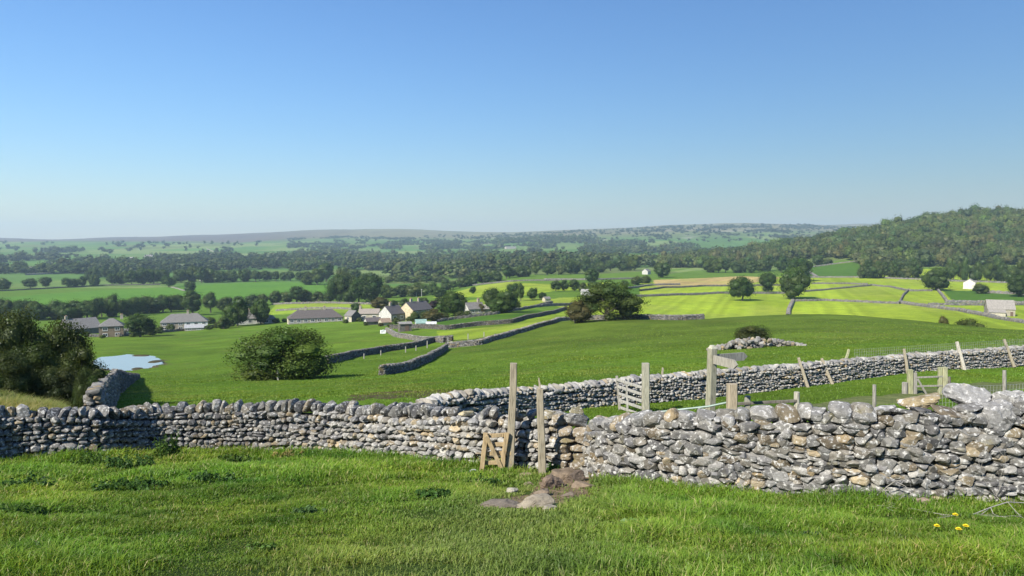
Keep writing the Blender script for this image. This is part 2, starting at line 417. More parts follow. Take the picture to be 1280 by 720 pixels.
def track_poly(pts, half, ymin):
    P = [hit(a, b, ymin)[:2] for a, b in pts]; L_, R_ = [], []
    for i in range(len(P)):
        d = P[min(i + 1, len(P) - 1)] - P[max(i - 1, 0)]; d /= np.linalg.norm(d) + 1e-9
        n = np.array([-d[1], d[0]]); L_.append(P[i] + n * half); R_.append(P[i] - n * half)
    return L_ + R_[::-1]
LANE = track_poly([(960, 514), (1060, 504), (1130, 498), (1200, 489), (1300, 478)], .95, 17)
PATHP = track_poly([(742, 578), (715, 598), (694, 616), (668, 634)], .42, 8)

def ground_colour(x, Y):
    n = len(x); C = np.zeros((n, 3)); C[:] = PAST
    px = x / np.maximum(Y, 1) * F + 640
    big = fbm(x / 60, Y / 60, 21, 4); med = fbm(x / 9, Y / 9, 23, 4)
    kn = np.clip((px - 560) / 150, 0, 1) * np.clip((Y - 60) / 40, 0, 1) * (Y < 200)
    C = C * (1 - kn[:, None]) + np.array(KNOLL) * kn[:, None]
    f = np.clip((Y - 300) / 100, 0, 1)[:, None]; C = C * (1 - f) + np.array(MIDG) * f
    # patchwork of far fields
    far = Y > 760
    wx = x + 60 * fbm(x / 300, Y / 300, 31, 2); wy = Y + 90 * fbm(x / 300, Y / 500, 33, 2)
    cell = _hash(np.floor(wx / 190 + .37 * np.floor(wy / 260)), np.floor(wy / 260), 5)
    pal = np.array([(.09, .17, .04), (.075, .15, .03), (.12, .19, .05), (.09, .18, .035), (.16, .22, .07), (.12, .16, .05), (.085, .17, .04)])
    pc = pal[(cell * 6.99).astype(int)]
    C[far] = pc[far]
    # hillside and moor by height
    z = zt(x, Y)
    hm = np.clip((Y - 3700 + 800 * np.clip((px - 560) / 120, 0, 1)) / 900 + .5 * fbm(x / 500, Y / 700, 41, 4), 0, 1) * (Y > 2600)
    heath = np.clip((470 - px) / 170, 0, 1)
    moor = np.array(MOOR) * (1 + .35 * fbm(x / 120, Y / 260, 43, 4)[:, None])
    heathc = np.array(HEATH) * (1 + .25 * fbm(x / 200, Y / 300, 45, 4)[:, None])
    hill = moor * (1 - heath[:, None]) + heathc * heath[:, None]
    C = C * (1 - hm[:, None]) + hill * hm[:, None]
    # limestone scars on the right-hand moor
    sc = fbm(x / 55, Y / 190 + z / 14, 51, 4) + .7 * fbm(x / 260, z / 9, 53, 3)
    scm = np.clip((sc - .28) * 4, 0, 1) * (px > 600) * (px < 1150) * (Y > 3000) * .55
    C = C * (1 - scm[:, None]) + np.array((.30, .29, .25)) * scm[:, None]
    gm = np.clip(fbm(x / 300, Y / 500, 57, 3) * 3, 0, 1) * (px > 560) * (Y > 2600) * .3
    C = C * (1 - gm[:, None]) + np.array((.10, .13, .05)) * gm[:, None]
    for poly, col, stripe in FIELDS:
        pa = np.asarray(poly); lo = pa.min(0); hi = pa.max(0)
        k = np.where((x > lo[0]) & (x < hi[0]) & (Y > lo[1]) & (Y < hi[1]))[0]
        if len(k) == 0: continue
        wz = 1.2 if col == SOIL else 0
        k = k[inside(pa, x[k] + wz * fbm(x[k] / 1.2, Y[k] / 1.2, 141, 3), Y[k] + 2 * wz * fbm(x[k] / 1.5, Y[k] / 1.5, 143, 3))]
        cc = np.tile(np.array(col), (len(k), 1))
        if sum(col) > .45:
            sd = stripe or (.5, 1)
            q = (x[k] * sd[1] - Y[k] * sd[0]) / math.hypot(*sd) + 1.5 * fbm(x[k] / 40, Y[k] / 40, 61, 2)
            wv = vnoise(q / 2.6, q * 0 + Y[k] / 160, 67)
            wide = vnoise(q / 17, q * 0, 63)
            cc = cc * (1 + .34 * (wv - .5) + .34 * (wide - .5) + .16 * big[k])[:, None]
            dr = np.clip(fbm(x[k] / 25, Y[k] / 45, 65, 3) * 1.2, 0, .35)
            cc = cc * (1 - dr[:, None]) + np.array((.26, .30, .06)) * dr[:, None]
        C[k] = cc
    # drier and lusher patches of pasture
    pm = ((Y > 20) & (Y < 300) & (C.sum(1) < .3))
    dry = np.clip(fbm(x / 6, Y / 7, 71, 4) * 1.4 - .2, 0, .5) * pm
    C = C * (1 - dry[:, None]) + np.array((.105, .135, .028)) * dry[:, None]
    C = C * (1 + (.34 * med + .22 * big) * pm)[:, None]
    lane = inside(LANE, x + .5 * fbm(x / 2, Y / 2, 73, 3), Y + .5 * fbm(x / 2, Y / 2, 75, 3))
    C[lane] = GRAVEL
    nearm = Y < 19
    C[nearm] = np.array((.045, .075, .016)) * (1 + .3 * med[nearm])[:, None]
    pth = inside(PATHP, x + .5 * fbm(x / .6, Y / .6, 77, 3), Y + .4 * fbm(x / .6, Y / .6, 79, 3))
    C[pth & nearm] = (.21, .16, .105)
    return np.clip(C, .003, .9)

def axis_from(rows, cols, name, kind='structure'):
    pass
def make_ground():
    ya = np.concatenate([np.arange(-14, 6, .5), np.arange(6, 20, .14), np.arange(20, 45, .22)])
    yb = np.geomspace(45, 7350, 690)
    rows = np.concatenate([ya, yb[1:] if False else yb])
    U = np.concatenate([np.linspace(-1.45, -.8, 50)[:-1], np.linspace(-.8, .8, 860), np.linspace(.8, 1.45, 50)[1:]])
    YY, UU = np.meshgrid(rows, U, indexing='ij')
    XX = UU * (YY + np.where(YY < 45, 18 * np.clip((45 - YY) / 59, 0, 1), 0))
    x = XX.ravel(); y = YY.ravel(); z = zt(x, y)
    # the pond sits in a shallow hollow
    z = np.where(pond_d(x, y) < 0, np.minimum(z, POND_Z - .25), z)
    nr, nc = XX.shape; idx = np.arange(nr * nc).reshape(nr, nc)
    Fq = np.stack([idx[:-1, :-1].ravel(), idx[:-1, 1:].ravel(), idx[1:, 1:].ravel(), idx[1:, :-1].ravel()], 1)
    mb = MB(); C = ground_colour(x, y)
    pdn = pond_d(x, y); rim = (pdn > -1) & (pdn < .5 + 1.6 * vnoise(x / 1.7, y / 1.7, 151))
    C[rim] = (.10, .085, .05)
    mb.add(np.stack([x, y, z], 1), Fq, C)
    o = mb.build('ground', M['ground'], smooth=True); o['kind'] = 'structure'
    o['label'] = 'green dale floor with fields rising to moorland hills'

POND = [np.array(ray(a, b)) for a, b in ((118, 452), (130, 446), (160, 443), (172, 445), (188, 444), (199, 448), (200, 454), (190, 461), (165, 466), (140, 464), (120, 460))]
POND = [np.array([rx * (POND_Z - CH) / rz_, (POND_Z - CH) / rz_]) for rx, rz_ in POND]
def pond_d(x, y):
    c = np.mean(POND, 0)
    k = (np.abs(x - c[0]) < 25) & (np.abs(y - c[1]) < 40)
    d = np.full(x.shape, 9.0)
    if k.any():
        xx = x[k] + .7 * fbm(x[k] / 2.5, y[k] / 2.5, 81, 3); yy = y[k] + 1.0 * fbm(x[k] / 2.5, y[k] / 2.5, 83, 3)
        dd = np.full(xx.shape, 1e9); P = np.array(POND)
        for i in range(len(P)):
            a, b = P[i - 1], P[i]; ab = b - a
            t = np.clip(((xx - a[0]) * ab[0] + (yy - a[1]) * ab[1]) / (ab @ ab), 0, 1)
            dd = np.minimum(dd, np.hypot(xx - a[0] - t * ab[0], yy - a[1] - t * ab[1]))
        ins = inside(P, xx, yy); d[k] = np.where(ins, -dd, dd)
    return d
_c = np.mean(POND, 0); 
def make_pond():
    m, nt, b, N, L = newmat('pond_water')
    b.inputs['Base Color'].default_value = (.25, .29, .25, 1); b.inputs['Roughness'].default_value = .06; b.inputs['IOR'].default_value = 1.33
    b.inputs['Specular IOR Level'].default_value = .5
    bump(nt, b, noise(nt, 2.0, 3, .5, geo(nt)),   .2, .03)
    c = np.mean(POND, 0); xs = np.linspace(c[0] - 12, c[0] + 12, 90); ys = np.linspace(c[1] - 18, c[1] + 18, 120)
    X, Y = np.meshgrid(xs, ys); d = pond_d(X.ravel(), Y.ravel()).reshape(X.shape)
    idx = np.arange(X.size).reshape(X.shape)
    keep = (d[:-1, :-1] < .5) & (d[1:, 1:] < .5) & (d[1:, :-1] < .5) & (d[:-1, 1:] < .5)
    Fq = np.stack([idx[:-1, :-1][keep], idx[:-1, 1:][keep], idx[1:, 1:][keep], idx[1:, :-1][keep]], 1)
    mb = MB(); mb.add(np.stack([X.ravel(), Y.ravel(), np.full(X.size, POND_Z)], 1), Fq, (1, 1, 1))
    o = mb.build('pond_water', m, smooth=True); o['kind'] = 'structure'; o['label'] = 'small still pond in the pasture reflecting the sky'
make_ground(); make_pond()

# ------------------------------------------------------------------ stones
def ico(sub):
    bm = bmesh.new(); bmesh.ops.create_icosphere(bm, subdivisions=sub, radius=1)
    V = np.array([v.co[:] for v in bm.verts]); Fc = np.array([[v.index for v in f.verts] for f in bm.faces]); bm.free()
    return V, Fc
def noise3(P, seed, f):
    return (vnoise(P[:, 0] * f + 7.1 * P[:, 2], P[:, 1] * f + 3.3 * P[:, 2] * f, seed) + vnoise(P[:, 1] * f - 5 * P[:, 0], P[:, 2] * f + 9, seed + 3) + vnoise(P[:, 2] * f + 4, P[:, 0] * f, seed + 5)) / 1.5 - 1
def rock_shapes(sub, n, seed, cuts=5, k=3.2, rough=.06, deep=(.62, .95)):
    V0, Fc = ico(sub); out = []; rng = np.random.default_rng(seed)
    for i in range(n):
        kk = k * rng.uniform(.75, 1.4)
        V = V0 / (np.sum(np.abs(V0) ** kk, 1) ** (1 / kk))[:, None]
        for c in range(cuts):
            d = rng.normal(size=3); d /= np.linalg.norm(d); o = rng.uniform(*deep)
            q = V @ d - o; V = V - np.where(q > 0, q * .92, 0)[:, None] * d
        V = V * (1 + rough * noise3(V0, seed + i * 7, 2.2) + rough * .5 * noise3(V0, seed + i * 7 + 3, 5))[:, None]
        out.append(V / np.abs(V).max(0))
    return out, Fc
SH3, F3 = rock_shapes(3, 26, 100, 8, 3.4, .06, (.62, .95))
SH2, F2 = rock_shapes(2, 24, 200, 6, 3.4, .08, (.62, .95))
SH1, F1 = rock_shapes(1, 14, 300, 3, 3.0, .12)
LOD = {3: (SH3, F3), 2: (SH2, F2), 1: (SH1, F1)}
GREYS = .56 * np.array([(.22, .215, .20), (.26, .25, .23), (.30, .29, .265), (.19, .185, .18), (.34, .325, .29), (.25, .235, .20), (.28, .255, .21), (.165, .16, .155)])
def stone_col(rng, warm=.12, bright=1.0):
    c = GREYS[rng.integers(len(GREYS))] * rng.uniform(.8, 1.2) * bright
    if rng.random() < warm: c = c * np.array((1.18, 1.0, .72))
    return c
def put_stone(mb, c, T, N, Z, size, lod, rng, col, tilt=.12):
    sh, Fc = LOD[lod]; V = sh[rng.integers(len(sh))] * (np.array(size) / 2)
    if rng.random() < .5: V = V * np.array((-1, 1, 1)); Fc = Fc[:, ::-1]
    a, b_, g = rng.normal(0, tilt, 3)
    ca, sa = math.cos(a), math.sin(a); cb, sb = math.cos(b_), math.sin(b_); cg, sg = math.cos(g), math.sin(g)
    Rm = np.array([[ca, 0, sa], [0, 1, 0], [-sa, 0, ca]]) @ np.array([[1, 0, 0], [0, cb, -sb], [0, sb, cb]]) @ np.array([[cg, -sg, 0], [sg, cg, 0], [0, 0, 1]])
    V = V @ Rm.T
    mb.add(V[:, :1] * T + V[:, 1:2] * N + V[:, 2:3] * Z + c, Fc, col)

class WallPath:
    """ground line of a wall: list of (x, y, zbase, height)"""
    def __init__(s, pts):
        P = np.array(pts, float)
        if len(P) > 2:          # Catmull-Rom refinement
            Q = []
            for i in range(len(P) - 1):
                p0, p1, p2, p3 = P[max(i - 1, 0)], P[i], P[i + 1], P[min(i + 2, len(P) - 1)]
                for t in np.linspace(0, 1, 9)[:-1]:
                    Q.append(.5 * ((2 * p1) + (-p0 + p2) * t + (2 * p0 - 5 * p1 + 4 * p2 - p3) * t * t + (-p0 + 3 * p1 - 3 * p2 + p3) * t ** 3))
            Q.append(P[-1]); P = np.array(Q)
        s.P = P; d = np.linalg.norm(np.diff(P[:, :2], axis=0), axis=1); s.S = np.concatenate([[0], np.cumsum(d)]); s.L = s.S[-1]
    def at(s, t):
        return np.array([np.interp(t, s.S, s.P[:, k]) for k in range(4)])
    def dirs(s, t):
        a = s.at(max(t - .3, 0))[:2]; b = s.at(min(t + .3, s.L))[:2]; d = b - a; d /= np.linalg.norm(d) + 1e-9
        T = np.array([d[0], d[1], 0]); N = np.array([d[1], -d[0], 0])
        p = s.at(t)
        if N[:2] @ (-p[:2]) < 0: N = -N
        return T, N
Zv = np.array([0, 0, 1.0])
def wall_core(mb, wp, thick, drop=.12, col=(.035, .032, .028), step=.3):
    ts = np.linspace(0, wp.L, max(3, int(wp.L / step))); V = []
    for t in ts:
        p = wp.at(t); T, N = wp.dirs(t); c = np.array([p[0], p[1], p[2]]); h = max(p[3] - drop, .05)
        V += [c + N * thick * .33 - Zv * .3, c + N * thick * .22 + Zv * h, c - N * thick * .22 + Zv * h, c - N * thick * .33 - Zv * .3]
    m = len(ts)
    Q = [[i * 4 + k, (i + 1) * 4 + k, (i + 1) * 4 + k + 1, i * 4 + k + 1] for i in range(m - 1) for k in range(3)]
    Q += [[0, 1, 2, 3], [(m - 1) * 4 + 3, (m - 1) * 4 + 2, (m - 1) * 4 + 1, (m - 1) * 4]]
    mb.add(np.array(V), np.array(Q), col)
def stone_faces(mb, wp, thick, lod, sw, sh, rng, both=False, warm=.12, bright=1.0, topfrac=1.0, grade=None, t0=0, t1=None, tint=None):
    """courses of irregular stones on the face of a wall"""
    sides = (1, -1) if both else (1,)
    hmax = wp.P[:, 3].max(); t1 = t1 or wp.L
    for sd in sides:
        z = -.08; ci = 0
        while z < hmax:
            g = 1 if grade is None else grade(z / hmax)
            ch = rng.uniform(*sh) * g; ph = rng.uniform(0, 99)
            t = t0 + rng.uniform(-.1, .05)
            while t < t1:
                w = rng.uniform(*sw) * g * (1.45 if rng.random() < .12 else 1)
                tc = t + w / 2
                if tc > t1: break
                p = wp.at(tc); h = p[3] * topfrac
                wob = .06 * (vnoise(np.array([tc * 1.6 + ph]), np.array([z * 3]), 5)[0] - .5) * 2 * g
                zz = z + ch / 2 + wob
                if zz < h - ch * .1:
                    T, N = wp.dirs(tc); N = N * sd
                    k = rng.random()
                    if k < .12 and ch > .09:         # two thin stones
                        f = rng.uniform(.4, .6)
                        parts = [(zz - ch / 2 + ch * f / 2, ch * f), (zz + ch / 2 - ch * (1 - f) / 2, ch * (1 - f))]
                    else: parts = [(zz, ch * rng.uniform(.86, 1.14))]
                    for (z2, c2) in parts:
                        d = rng.uniform(.22, .32)
                        off = thick * .5 - (z2 / hmax) * thick * .12 - d * .5 + rng.normal(0, .022) + .04
                        c = np.array([p[0], p[1], p[2] + z2]) + N * off
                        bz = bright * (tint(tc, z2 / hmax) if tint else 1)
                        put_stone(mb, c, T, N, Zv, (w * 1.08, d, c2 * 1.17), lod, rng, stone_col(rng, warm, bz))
                t += w * rng.uniform(.92, 1.0)
            z += ch * .93; ci += 1
def wall_end(mb, wp, t, sgn, thick, lod, rng, warm=.2):
    p = wp.at(t); T, N = wp.dirs(t); z = 0
    while z < p[3] - .1:
        ch = rng.uniform(.12, .2)
        for o in (-.18, .18):
            c = np.array([p[0], p[1], p[2] + z + ch / 2]) + N * thick * o + T * sgn * .02
            put_stone(mb, c, N, T, Zv, (thick * .48, .3, ch * 1.1), lod, rng, stone_col(rng, warm))
        z += ch * .95

def base_line(rows, ymin, ymax=7000):
    out = []
    for r in rows:
        px, pb, ptop = r[:3]
        if len(r) > 3: p = at(px, r[3]); 
        else: p = hit(px, pb, ymin, ymax)
        # the top of the wall face is half a wall's thickness behind its foot
        h = CH + t_of(ptop) * (p[1] + .12) - p[2]
        out.append((p[0], p[1], p[2], max(h, .3)))
    return out

# ---- near wall, left run
rng = np.random.default_rng(5)
THK = .55
rowsL = [(-130, 588, 516), (-60, 584, 519), (0, 579.5, 521), (60, 575.5, 522), (120, 572, 521), (200, 569, 516), (300, 567, 514), (400, 568, 513), (450, 571, 517), (520, 577, 519), (600, 584, 522), (655, 587, 523), (702, 589, 523)]
bl = base_line(rowsL, 8, 25)
bl = [(x * (1 + .28 / y), y + .28, float(zt(x, y)), h) for (x, y, z, h) in bl]
wpL = WallPath(bl)
wl = empty('dry_stone_wall', bl[5][:3], 0, 'long grey near wall with upright coping stones, running left from the timber gate', 'dry stone wall')
def child_mesh(mb, name, mat, root, smooth=False):
    """a part in its thing's own coordinates"""
    o = mb.build(name, mat, root, smooth)
    o.matrix_parent_inverse = Matrix.Translation(-Vector(root.location)) if root.rotation_euler.z == 0 else root.matrix_basis.inverted()
    return o
def px_of(p): return p[0] / p[1] * F + 640
mb = MB(); wall_core(mb, wpL, THK)
stone_faces(mb, wpL, THK, 2, (.095, .23), (.07, .13), rng, True, .16, 1.0, .97, None, tint=lambda t, z: 0.95 + .75 * np.clip((px_of(wpL.at(t)) - 300) / 160, 0, 1))  # paler tint puts the brightness of the sunlit stretch into the stones
wall_end(mb, wpL, wpL.L - .05, 1, THK, 2, rng)
child_mesh(mb, 'wall_body', M['stone_near'], wl)
t = .1; tend = None; ncope = 0
while t < wpL.L:
    p = wpL.at(t); px = px_of(p)
    wd = rng.uniform(.13, .25)
    if px < 537 and px > -60:
        mb = MB(); T, N = wpL.dirs(t + wd / 2); p = wpL.at(t + wd / 2); hh = rng.uniform(.22, .34)
        put_stone(mb, np.array([p[0], p[1], p[2] + p[3] + hh * .5 - .09]), T, N, Zv, (wd * 1.1, .46, hh), 3, rng, stone_col(rng, .22, .95), .16)
        child_mesh(mb, 'coping_stone', M['stone_near'], wl)
    elif px >= 537 and px < 690 and rng.random() < .75:
        mb = MB(); T, N = wpL.dirs(t + wd / 2); p = wpL.at(t + wd / 2)
        flat = rng.random() < .45
        sz = (wd * 1.5, .5, .11) if flat else (wd, .4, rng.uniform(.15, .24))
        c = np.array((.33, .28, .17)) * rng.uniform(.8, 1.1) if flat else stone_col(rng, .3, 1.1)
        put_stone(mb, np.array([p[0], p[1], p[2] + p[3] + sz[2] * .3]), T, N, Zv, sz, 3, rng, c, .14)
        child_mesh(mb, 'coping_stone', M['stone_near'], wl)
        if flat: t += wd * .5
    t += wd * .96

# ---- near wall, right run
rowsR = [(744, 596, 538), (800, 606, 531), (880, 615, 527), (960, 621, 526), (1050, 626, 520), (1120, 629, 521), (1200, 632, 516), (1290, 634, 516), (1420, 640, 512)]
bl = base_line(rowsR, 6, 20)
bl = [(x * (1 + .28 / y), y + .28, float(zt(x, y)), h) for (x, y, z, h) in bl]
wpR = WallPath(bl)
wr = empty('dry_stone_wall', bl[3][:3], 0, 'rugged near wall of big lichen-spotted stones, running right from the stile gap', 'dry stone wall')
mb = MB(); wall_core(mb, wpR, THK)
stone_faces(mb, wpR, THK, 3, (.125, .28), (.085, .155), rng, False, .08, 1.1, 1.0, lambda z: .8 + .5 * z, tint=lambda t, z: 1.5 - .5 * z)
stone_faces(mb, WallPath([tuple(q) for q in wpR.P[::3]]), THK, 1, (.2, .35), (.15, .2), rng, True, .14, .9)
wall_end(mb, wpR, .05, -1, THK, 3, rng, .4)
child_mesh(mb, 'wall_body', M['stone_near'], wr)
# its rough uppermost course, stone by stone
t = .05
while t < wpR.L - .5:
    p = wpR.at(t); px = px_of(p); big = False
    wd = rng.uniform(.2, .36) * (1.15 if big else 1); hh = rng.uniform(.16, .26) * (1.2 if big else 1)
    if 1090 < px < 1262: hh *= .5
    mb = MB(); T, N = wpR.dirs(t + wd / 2); p = wpR.at(min(t + wd / 2, wpR.L))
    put_stone(mb, np.array([p[0], p[1], p[2] + p[3] + hh * .22]) + N * rng.normal(.02, .04), T, N, Zv, (wd * 1.12, .42, hh), 3, rng, stone_col(rng, .16, 1.2), .25)
    child_mesh(mb, 'top_stone', M['boulder'], wr)
    t += wd * .95
# loose boulders lying on the wall, larger than the rest
def boulder(px, py, Y, size, label, col, seed, tilt=(0, 0, 0), mat='boulder', name='boulder', cat='boulder', cuts=7):
    c = spot(px, py, Y); rg = np.random.default_rng(seed)
    sh, Fc = rock_shapes(4, 1, seed, cuts + 3, 2.8, .15, (.55, .88)); V = sh[0] * np.array(size) / 2
    Rm = np.array(Matrix.Rotation(tilt[2], 3, 'Z') @ Matrix.Rotation(tilt[1], 3, 'Y') @ Matrix.Rotation(tilt[0], 3, 'X'))
    mb = MB(); mb.add(V @ Rm.T, Fc, np.array(col)); o = mb.build(name, M[mat])
    o.location = c; tag(o, label, cat); return o
G1 = (.25, .245, .235); G2 = (.18, .178, .17)
boulder(1207, 498, 10.35, (.58, .5, .42), 'big pale lichen-covered boulder, highest on the right near wall', G1, 1101, (0, .25, .2))
boulder(1155, 500, 10.35, (.66, .5, .19), 'flat ochre slab tilted on the wall left of the highest boulder', (.26, .21, .125), 1102, (0, -.17, .1))
boulder(1246, 519, 10.0, (.44, .45, .50), 'tall mottled boulder right of the highest boulder on the wall', (.21, .205, .195), 1103, (0, .3, .4))
boulder(1275, 508, 10.1, (.40, .4, .30), 'dark grey rounded boulder at the right frame edge of the wall', (.14, .14, .135), 1104, (0, .2, 0))
boulder(1106, 520, 10.6, (.46, .45, .36), 'white-flecked round boulder on the wall below the ochre slab', G1, 1105, (0, -.3, .3))
boulder(1138, 526, 10.45, (.46, .4, .24), 'bleached wedge boulder under the ochre slab on the wall', (.33, .325, .31), 1106, (0, .5, .2))
boulder(1020, 520, 10.9, (.33, .36, .27), 'rounded pale boulder on the wall right of the short fence post', G1, 1107, (0, .1, .3))
boulder(1060, 518, 10.9, (.30, .3, .28), 'grey upright boulder on the wall beneath the lane posts', G2, 1108, (0, .3, .6))
boulder(1180, 522, 10.45, (.40, .42, .26), 'dark flat boulder between ochre slab and highest boulder, low on the wall', (.15, .15, .14), 1111, (0, .1, .3))
boulder(1222, 524, 10.2, (.36, .42, .24), 'grey boulder wedged beneath the highest boulder', (.17, .165, .155), 1112, (0, -.1, .2))
boulder(1262, 502, 10.15, (.40, .42, .36), 'rounded pale boulder between the tall mottled boulder and the frame edge', (.24, .235, .22), 1113, (0, .2, .5))
boulder(1231, 507, 10.3, (.30, .36, .3), 'small grey boulder leaning on the right flank of the highest boulder', (.2, .195, .18), 1114, (0, .4, .1))
boulder(758, 530, 13.3, (.48, .5, .34), 'blocky buff boulder capping the wall end beside the stile gap', (.25, .21, .15), 1109, (0, -.1, .4))

# ---- stile: stepped pillar of squared stones at the gap
c0 = hit(716, 589, 8, 25); 
st = empty('stone_stile', c0, 0, 'pillar of squared brown stones with a pointed cap beside the stile gap', 'stile')
zc = -.04; LOD[5] = rock_shapes(3, 10, 700, 5, 7.0, .05, (.78, .98)); LOD[6] = rock_shapes(4, 10, 720, 9, 3.4, .13, (.5, .9))
for k, (wd, dp, hh, off) in enumerate([(.62, .55, .23, 0), (.56, .55, .16, .03), (.58, .5, .17, -.01), (.52, .5, .16, .04), (.56, .48, .15, .01)]):
    sp = rng.uniform(.42, .6)
    for q, f in ((-.5 + sp / 2, sp), (.5 - (1 - sp) / 2, 1 - sp)):
        mb = MB(); put_stone(mb, c0 + np.array([off + q * wd, .26 - .02 * k, zc + hh / 2]), np.array([.97, -.24, 0]), np.array([.24, .97, 0]), Zv, (wd * f * 1.02, dp, hh * 1.04), 5, rng, np.array((.215, .175, .12)) * rng.uniform(.7, 1.25), .05)
        child_mesh(mb, 'step_stone', M['stone_near'], st)
    zc += hh * .97
mb = MB(); put_stone(mb, c0 + np.array([.03, .24, zc + .12]), np.array([.95, -.3, 0]), np.array([.3, .95, 0]), Zv, (.54, .45, .30), 6, rng, (.17, .165, .15), .1)
put_stone(mb, c0 + np.array([.07, .26, zc + .27]), np.array([1, 0, 0]), np.array([0, 1, 0]), Zv, (.30, .3, .16), 6, rng, (.17, .15, .09), .15)
child_mesh(mb, 'cap_stone', M['boulder'], st)

# stones on the worn path through the gap
def path_rock(px, py, size, label, col, seed, rz=0, dz=0):
    p = hit(px, py, 6, 25); sh, Fc = rock_shapes(4, 1, seed, 9, 4.5, .14, (.55, .9)); V = sh[0] * np.array(size) / 2
    mb = MB(); mb.add(V @ np.array(Matrix.Rotation(rz, 3, 'Z')).T, Fc, np.array(col)); o = mb.build('path_rock', M['path_rock'])
    o.location = (p[0], p[1], p[2] + size[2] * .22 + dz); tag(o, label, 'rock'); return o
path_rock(690, 609, (.44, .4, .30), 'reddish brown squared rock at the foot of the stile', (.17, .125, .09), 21, .4)
path_rock(718, 602, (.36, .36, .26), 'dark brown rock under the stile pillar', (.13, .10, .075), 22, .1)
path_rock(702, 600, (.6, .4, .24), 'long brown step rock below the narrow stile gap', (.17, .13, .09), 23, .5)
path_rock(668, 634, (.54, .34, .2), 'broad pale split rock lowest on the worn path', (.25, .215, .16), 24, .3)
path_rock(678, 619, (.3, .2, .12), 'brown cobble between the split rock and the squared rock', (.18, .14, .10), 41, .6)
path_rock(708, 622, (.22, .18, .1), 'small brown cobble on the right edge of the worn path', (.19, .15, .11), 42, .2)
path_rock(686, 638, (.2, .16, .09), 'small pale stone in the grass right of the split rock', (.27, .24, .19), 43, .8)
path_rock(728, 609, (.4, .26, .14), 'tilted brown slab between the path and the right wall end', (.19, .145, .10), 44, -.5)
path_rock(661, 606, (.2, .13, .08), 'brown chip of stone in front of the white-flaked post', (.22, .18, .12), 45, .3)
path_rock(641, 616, (.18, .16, .12), 'small cream stone in grass below the gate', (.3, .28, .22), 25, .9)
path_rock(622, 633, (.62, .3, .12), 'flat grey-brown slab sunk in the grass left of the split rock', (.16, .135, .105), 26, .1, -.02)
path_rock(760, 594, (.7, .45, .2), 'sloping tan slab in the stile gap at the right wall end', (.21, .175, .125), 27, -.4)
path_rock(655, 596, (.3, .22, .08), 'thin tan flagstone lying in front of the gate', (.27, .215, .13), 28, .2)
path_rock(562, 612, (.16, .14, .08), 'small white stone in the grass left of the gate', (.38, .36, .31), 29, .2)
path_rock(882, 633, (.2, .15, .08), 'small buff stone in grass under the right wall', (.42, .36, .25), 30, .2)
path_rock(1152, 633, (.22, .15, .16), 'brown stone against the foot of the right wall', (.26, .2, .15), 31, .2)

# ---- mid wall along the far side of the lane
THM = .6
rowsM = [(505, 0, 0, 20.0), (560, 0, 0, 21.4), (640, 0, 0, 23.2), (700, 0, 0, 24.6), (780, 0, 0, 26.2), (850, 0, 0, 27.5), (930, 0, 0, 29.0), (1010, 0, 0, 30.8), (1100, 0, 0, 33.5), (1180, 0, 0, 36.5), (1290, 0, 0, 41), (1420, 0, 0, 47)]
tops = {505: 512, 560: 493, 640: 487, 700: 483, 780: 474, 850: 468, 930: 461, 1010: 455, 1100: 447, 1180: 441, 1290: 433, 1420: 425}
bl = []
for px, _a, _b, Y in rowsM:
    p = at(px, Y); bl.append((p[0], p[1], p[2], max(.5, CH + t_of(tops[px]) * Y - p[2])))
MIDH = [round(b[3], 2) for b in bl]
wpM = WallPath(bl)
wm = empty('dry_stone_wall', bl[4][:3], 0, 'pale rubble wall on the far side of the lane, climbing to the right', 'dry stone wall')
mb = MB(); wall_core(mb, wpM, THM)
stone_faces(mb, wpM, THM, 2, (.085, .19), (.06, .105), rng, False, .10, 1.85, .95)
child_mesh(mb, 'wall_body', M['stone_mid'], wm)
mb = MB(); t = 0
while t < wpM.L:
    wd = rng.uniform(.14, .26); p = wpM.at(t); T, N = wpM.dirs(t); hh = rng.uniform(.16, .26)
    put_stone(mb, np.array([p[0], p[1], p[2] + p[3] - .04]), T, N, Zv, (wd * 1.1, .5, hh), 2, rng, stone_col(rng, .08, 1.9), .2); t += wd * .95
child_mesh(mb, 'coping', M['stone_mid'], wm)
print('mid wall heights', MIDH)

